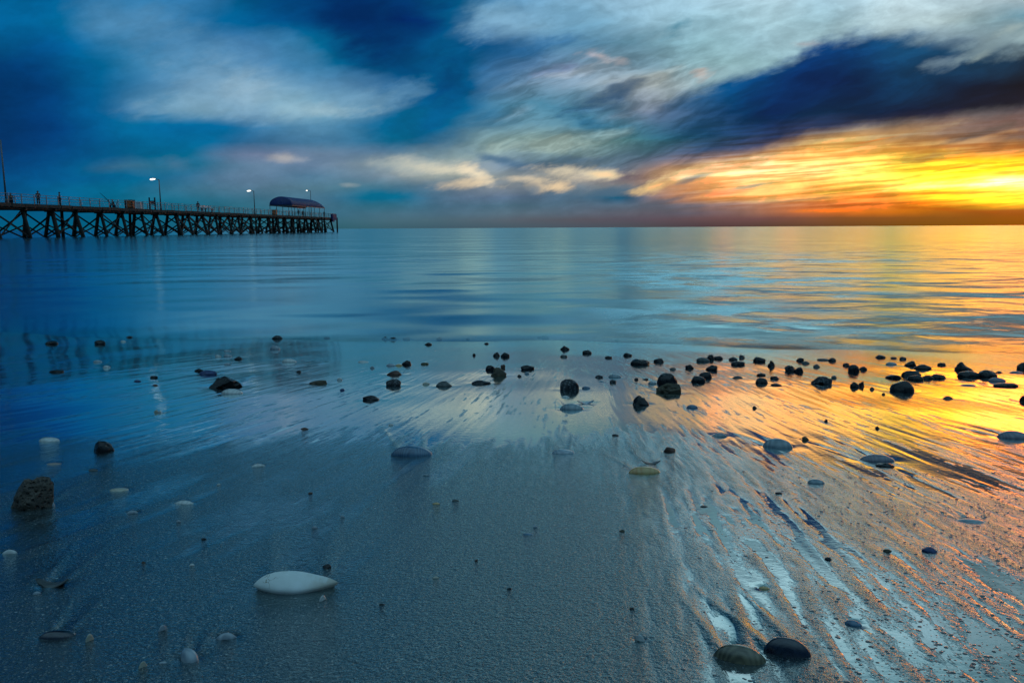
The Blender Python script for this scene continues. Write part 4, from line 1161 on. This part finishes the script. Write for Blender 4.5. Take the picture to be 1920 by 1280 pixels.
def ico(sub):
    bm = bmesh.new(); bmesh.ops.create_icosphere(bm, subdivisions=sub, radius=1.0); return bm
def shape_stone(w, d, h, seed, ang=0.5, sub=3, peak=None, pit=False):
    bm = ico(sub); off = Vector((seed * 7.31, seed * 3.7, seed * 1.9))
    rnd = random.Random(seed)
    # flattened facets: planes cut the ball
    planes = []
    for k in range(int(3 + 9 * ang)):
        n = Vector((rnd.uniform(-1, 1), rnd.uniform(-1, 1), rnd.uniform(-.4, 1))).normalized()
        planes.append((n, rnd.uniform(.72, .93)))
    for v in bm.verts:
        p = v.co.copy()
        r = 1.0 + 0.42 * ang * noise.noise(p * 1.3 + off) + 0.14 * ang * noise.noise(p * 3.1 + off) + 0.05 * noise.noise(p * 7 + off)
        if pit:
            c = noise.cell(p * 7 + off); r -= 0.06 * max(0, noise.noise(p * 9 + off)) + .035 * c
        p *= r
        for n, dd in planes:
            e = p.dot(n) - dd
            if e > 0: p -= n * e * (0.55 * ang + .2)
        if peak is not None and p.z > 0:
            p.z *= 1.0 + .55 * max(0, 1 - ((p.x - peak) ** 2) * 3); 
            s = 1 - .35 * max(p.z, 0) / 1.5; p.x = peak * .5 * (1 - s) + p.x * s
        v.co = p
    xs = [v.co.x for v in bm.verts]; ys = [v.co.y for v in bm.verts]; zs = [v.co.z for v in bm.verts]
    cx, cy = (max(xs) + min(xs)) / 2, (max(ys) + min(ys)) / 2
    sx, sy = w / (max(xs) - min(xs)), d / (max(ys) - min(ys)); zt = max(zs); sz = h / (zt + .45)
    for v in bm.verts:
        v.co = Vector(((v.co.x - cx) * sx, (v.co.y - cy) * sy, (v.co.z + .45) * sz))
    return bm
def shape_valve(w, d, h, kind, seed, sub=None):
    """a domed valve lying hollow side down; umbo towards -x"""
    NU, NV = 44, 20; bm = bmesh.new(); rnd = random.Random(seed); rows = []
    for i in range(NV + 1):
        v = i / NV; r_ = []
        for j in range(NU):
            a = 2 * math.pi * j / NU; ca, sa = math.cos(a), math.sin(a)
            if kind == 'mussel':
                rx = 1.0; ry = 1.0 * (0.62 + 0.38 * (ca * .5 + .5)) ; shift = -.12
                yy = sa * ry * (abs(sa) ** -.06 if abs(sa) > .05 else 1); xx = ca * (1 if ca > 0 else 1.06)
            elif kind == 'cuttle':
                # pointed lens outline, one end drawn out to a spine
                xx = ca; yy = (1 if sa > 0 else -1) * max(1 - abs(ca) ** (1.75 if ca < 0 else 1.35), 0) ** (.85 if ca < 0 else 1.0)
            elif kind == 'fan':
                xx = ca * (1 + .05 * math.cos(2 * a)); yy = sa * (.86 + .14 * ca) * (1 + 0.02 * math.sin(a * 9))
            else:
                xx = ca; yy = sa * (.85 + .15 * ca)
            ex = 1.02 if kind != 'cuttle' else 1.0
            t = math.sin(v * math.pi / 2)
            dome = math.cos(v * math.pi / 2)
            if kind == 'cuttle': dome = (1 - v ** 1.7) ** .75 * (1 - .2 * ca * v)
            if kind == 'mussel': dome = (1 - v ** 2.2) ** .6
            um = -.16 if kind in ('mussel', 'fan') else (-.08 if kind == 'cuttle' else 0.0)
            k = v if kind in ('cuttle', 'mussel') else t
            zz = dome * h if kind != 'cuttle' else h * (.24 + .76 * dome) + h * .10 * v * (abs(ca) ** 3)
            ring = 0.0 if kind == 'cuttle' else 0.006 * h * math.sin(v * 60)
            r_.append(bm.verts.new(((xx * k + um * (1 - k)) * w / 2 * ex, yy * k * d / 2, zz + ring)))
        rows.append(r_)
    for i in range(1, NV):
        for j in range(NU): bm.faces.new((rows[i][j], rows[i][(j + 1) % NU], rows[i + 1][(j + 1) % NU], rows[i + 1][j]))
    c = bm.verts.new(Vector((sum(v.co.x for v in rows[0]) / NU, 0, h)))
    for j in range(NU): bm.faces.new((c, rows[1][(j + 1) % NU], rows[1][j]))
    for v in rows[0]: bm.verts.remove(v)
    # skirt tucked under the rim
    kl = .78 if kind == 'cuttle' else .96
    low = [bm.verts.new((v.co.x * kl, v.co.y * kl, -h * (.08 if kind == 'cuttle' else .35))) for v in rows[NV]]
    for j in range(NU): bm.faces.new((rows[NV][j], rows[NV][(j + 1) % NU], low[(j + 1) % NU], low[j]))
    bm.faces.new(low[::-1])
    bmesh.ops.recalc_face_normals(bm, faces=bm.faces)
    for v in bm.verts: v.co += Vector((0, 0, 0.03 * h * noise.noise(v.co * 60 + Vector((seed, 0, 0)))))
    return bm
def shape_frag(w, d, h, seed, curl=0.0):
    """a broken bit of shell: irregular curved plate with a real thickness"""
    rnd = random.Random(seed); bm = bmesh.new(); NU, NV = 12, 6; g = []
    for i in range(NU + 1):
        u = i / NU * 2 - 1; wv = (1 - abs(u) ** 2.4) ** .6 * (.85 + .3 * noise.noise(Vector((u * 3, seed, 0)))) if abs(u) < 1 else 0.02
        g.append([bm.verts.new((u * w / 2, (j / NV * 2 - 1) * d / 2 * wv + .12 * d * noise.noise(Vector((u * 2, seed * 3.1, 1))),
                 h * (.08 + .92 * (1 - u * u)) * (1 - .85 * (j / NV * 2 - 1) ** 2) if curl >= 0 else h * (.12 + .88 * abs(u) ** 1.8) + h * .1 * (j / NV))) for j in range(NV + 1)])
    for i in range(NU):
        for j in range(NV): bm.faces.new((g[i][j], g[i + 1][j], g[i + 1][j + 1], g[i][j + 1]))
    r = bmesh.ops.extrude_face_region(bm, geom=bm.faces[:])
    for v in [e for e in r['geom'] if isinstance(e, bmesh.types.BMVert)]: v.co.z -= max(h * .22, .0012)
    bmesh.ops.recalc_face_normals(bm, faces=bm.faces)
    return bm

KINDS = {  # kind: (object name, category)
 'stone': ('pebble', 'stone'), 'round': ('pebble', 'stone'), 'flat': ('flat_stone', 'stone'), 'crag': ('rock', 'rock'), 'peak': ('rock', 'rock'),
 'coral': ('pitted_rock', 'rock'), 'clam': ('clam_shell', 'shell'), 'mussel': ('mussel_shell', 'shell'), 'cuttle': ('cuttlebone', 'cuttlebone'),
 'frag': ('shell_fragment', 'shell fragment'), 'curl': ('shell_fragment', 'shell fragment')}
ITEMS = []
for line in ITEM_TEXT.strip().split('\n'):
    line = line.strip()
    if not line or line.startswith('#'): continue
    f = line.split(',', 6); k, mt = f[4].split(':')
    ITEMS.append((float(f[0]), float(f[1]), float(f[2]), float(f[3]), k, mt, f[5].strip(), f[6].strip()))

def ground_for(px, py, w, h):
    p, dist = hit_base(px, py + 0.22 * h)
    return p, dist
for (px, py, w, h, k, mt, rot, lab) in ITEMS:
    p, dist = ground_for(px, py, w, h)
    wm = w / F * dist
    if w >= 38 and p.y < 4.5: WAKES.append((p.x, p.y, wm * .5, min(.75, .25 + w / 120)))
    elif w >= 18 and p.y < 5: WAKES.append((p.x, p.y, wm * .62, -.3))
cuttle_m = cuttle_mat()
def place_items():
    seed = 100
    for (px, py, w, h, k, mt, rot, lab) in ITEMS:
        seed += 1
        p, dist = ground_for(px, py, w, h)
        wm = w / F * dist; hp = h / F * dist
        rz = R(float(rot or 0))
        dep = math.asin(min(.95, (CAM_Z - p.z) / dist))
        sd, cd = math.sin(dep), math.cos(dep)
        sub = 4 if w > 28 else 3
        if k in ('stone', 'round', 'flat', 'crag', 'peak', 'coral'):
            dm = wm * (.75 if k != 'flat' else .6)
            hm = max((hp - dm * sd * .55) / cd, hp * .45)
            an = {'stone': .9, 'round': .35, 'flat': .7, 'crag': 1.5, 'peak': 1.2, 'coral': 1.35}[k]
            if k == 'coral': sub = 6
            elif k == 'crag': sub = 5
            bm = shape_stone(wm, dm, hm * 1.08, seed, an, sub, {'peak': -.3}.get(k), k == 'coral')
            sink = hm * .26; mat = SM[mt] if k != 'coral' else CORAL
        elif k in ('clam', 'mussel', 'cuttle'):
            dm = wm * {'clam': .72, 'mussel': .56, 'cuttle': .38}[k]
            hm = max((hp - dm * sd * .78) / cd, hp * .28)
            bm = shape_valve(wm, dm, hm, {'clam': 'fan'}.get(k, k), seed); sink = hm * .06; mat = HM[mt] if k != 'cuttle' else cuttle_m
        else:
            dm = wm * .42; hm = max((hp - dm * sd * .6) / cd, hp * .35)
            bm = shape_frag(wm, dm, hm, seed, -1 if k == 'curl' else 1); sink = hm * .04; mat = HM[mt] if mt in HM else SM[mt]
        if rz: bmesh.ops.rotate(bm, verts=bm.verts, cent=(0, 0, 0), matrix=Matrix.Rotation(rz, 3, 'Z'))
        n, cat = KINDS[k]
        o = mobj(n, bm, mat, None, True)
        zb = sand_z(p.x, p.y) if p.y < 8 else float(base_z(p.x, p.y))
        o.location = (p.x, p.y, zb - sink)
        if p.y < 6.4: o.rotation_euler = (-math.atan(SLOPE) * .8, 0, 0)
        tag(o, lab, cat, {'stone': 'stones strewn over the wet sand', 'rock': 'stones strewn over the wet sand', 'cuttlebone': None}.get(cat, 'shells and shell pieces on the wet sand'))

def make_bubbles():
    """beads of foam left on the wet film at the lower right"""
    rnd = random.Random(3); bm = bmesh.new(); n = 0
    proto = []
    t_ = bmesh.new(); bmesh.ops.create_icosphere(t_, subdivisions=2, radius=1.0)
    vs = [v.co.copy() for v in t_.verts if True]; fs = [[v.index for v in f.verts] for f in t_.faces]; t_.free()
    verts = []; faces = []
    while n < 3000:
        px = rnd.uniform(1280, 2000); py = rnd.uniform(880, 1320)
        u = (px - 1280) / 640; v = (py - 900) / 380
        c = noise.noise(Vector((px / 60, py / 40, 3))) * .5 + .5
        dens = max(0, min(1, .25 + .8 * u)) * (.25 + c * .9)
        if px < 1500 and py > 1060: dens *= .35
        if rnd.random() > dens: continue
        p, dist = hit_base(px, py)
        r = rnd.choice([1, 1, 1, 1.3, 1.7, 2.6]) * rnd.uniform(.6, 1.1) * 0.00092
        if py < 980: r *= 1.15
        z = sand_z(p.x, p.y); b = len(verts)
        fl = rnd.uniform(.28, .5); el = rnd.uniform(1.0, 1.5)
        for q in vs: verts.append((p.x + q.x * r * el, p.y + q.y * r, z + q.z * r * fl + r * .0))
        faces += [[i + b for i in f] for f in fs]; n += 1
    me = bpy.data.meshes.new('foam_bubbles'); me.from_pydata(verts, [], faces)
    for f in me.polygons: f.use_smooth = True
    o = bpy.data.objects.new('foam_bubbles', me); C.objects.link(o)
    m, t = new_mat('bubble_film')
    fr = t.n.new('ShaderNodeFresnel'); fr.inputs[0].default_value = 1.5
    d = t.n.new('ShaderNodeBsdfDiffuse'); d.inputs[0].default_value = (.05, .055, .06, 1)
    g = t.n.new('ShaderNodeBsdfGlossy'); g.inputs['Roughness'].default_value = .08; g.inputs['Color'].default_value = (1, 1, 1, 1)
    mx = t.n.new('ShaderNodeMixShader'); t.l.new(t.m('MULTIPLY', fr.outputs[0], 1.7, clamp=True), mx.inputs[0])
    t.l.new(d.outputs[0], mx.inputs[1]); t.l.new(g.outputs[0], mx.inputs[2]); finish(t, mx.outputs[0])
    me.materials.append(m); o['kind'] = 'stuff'
    tag(o, 'small beads of foam left on the wet film at lower right', 'foam')

place_items()
make_sand(); make_sea()
make_bubbles()
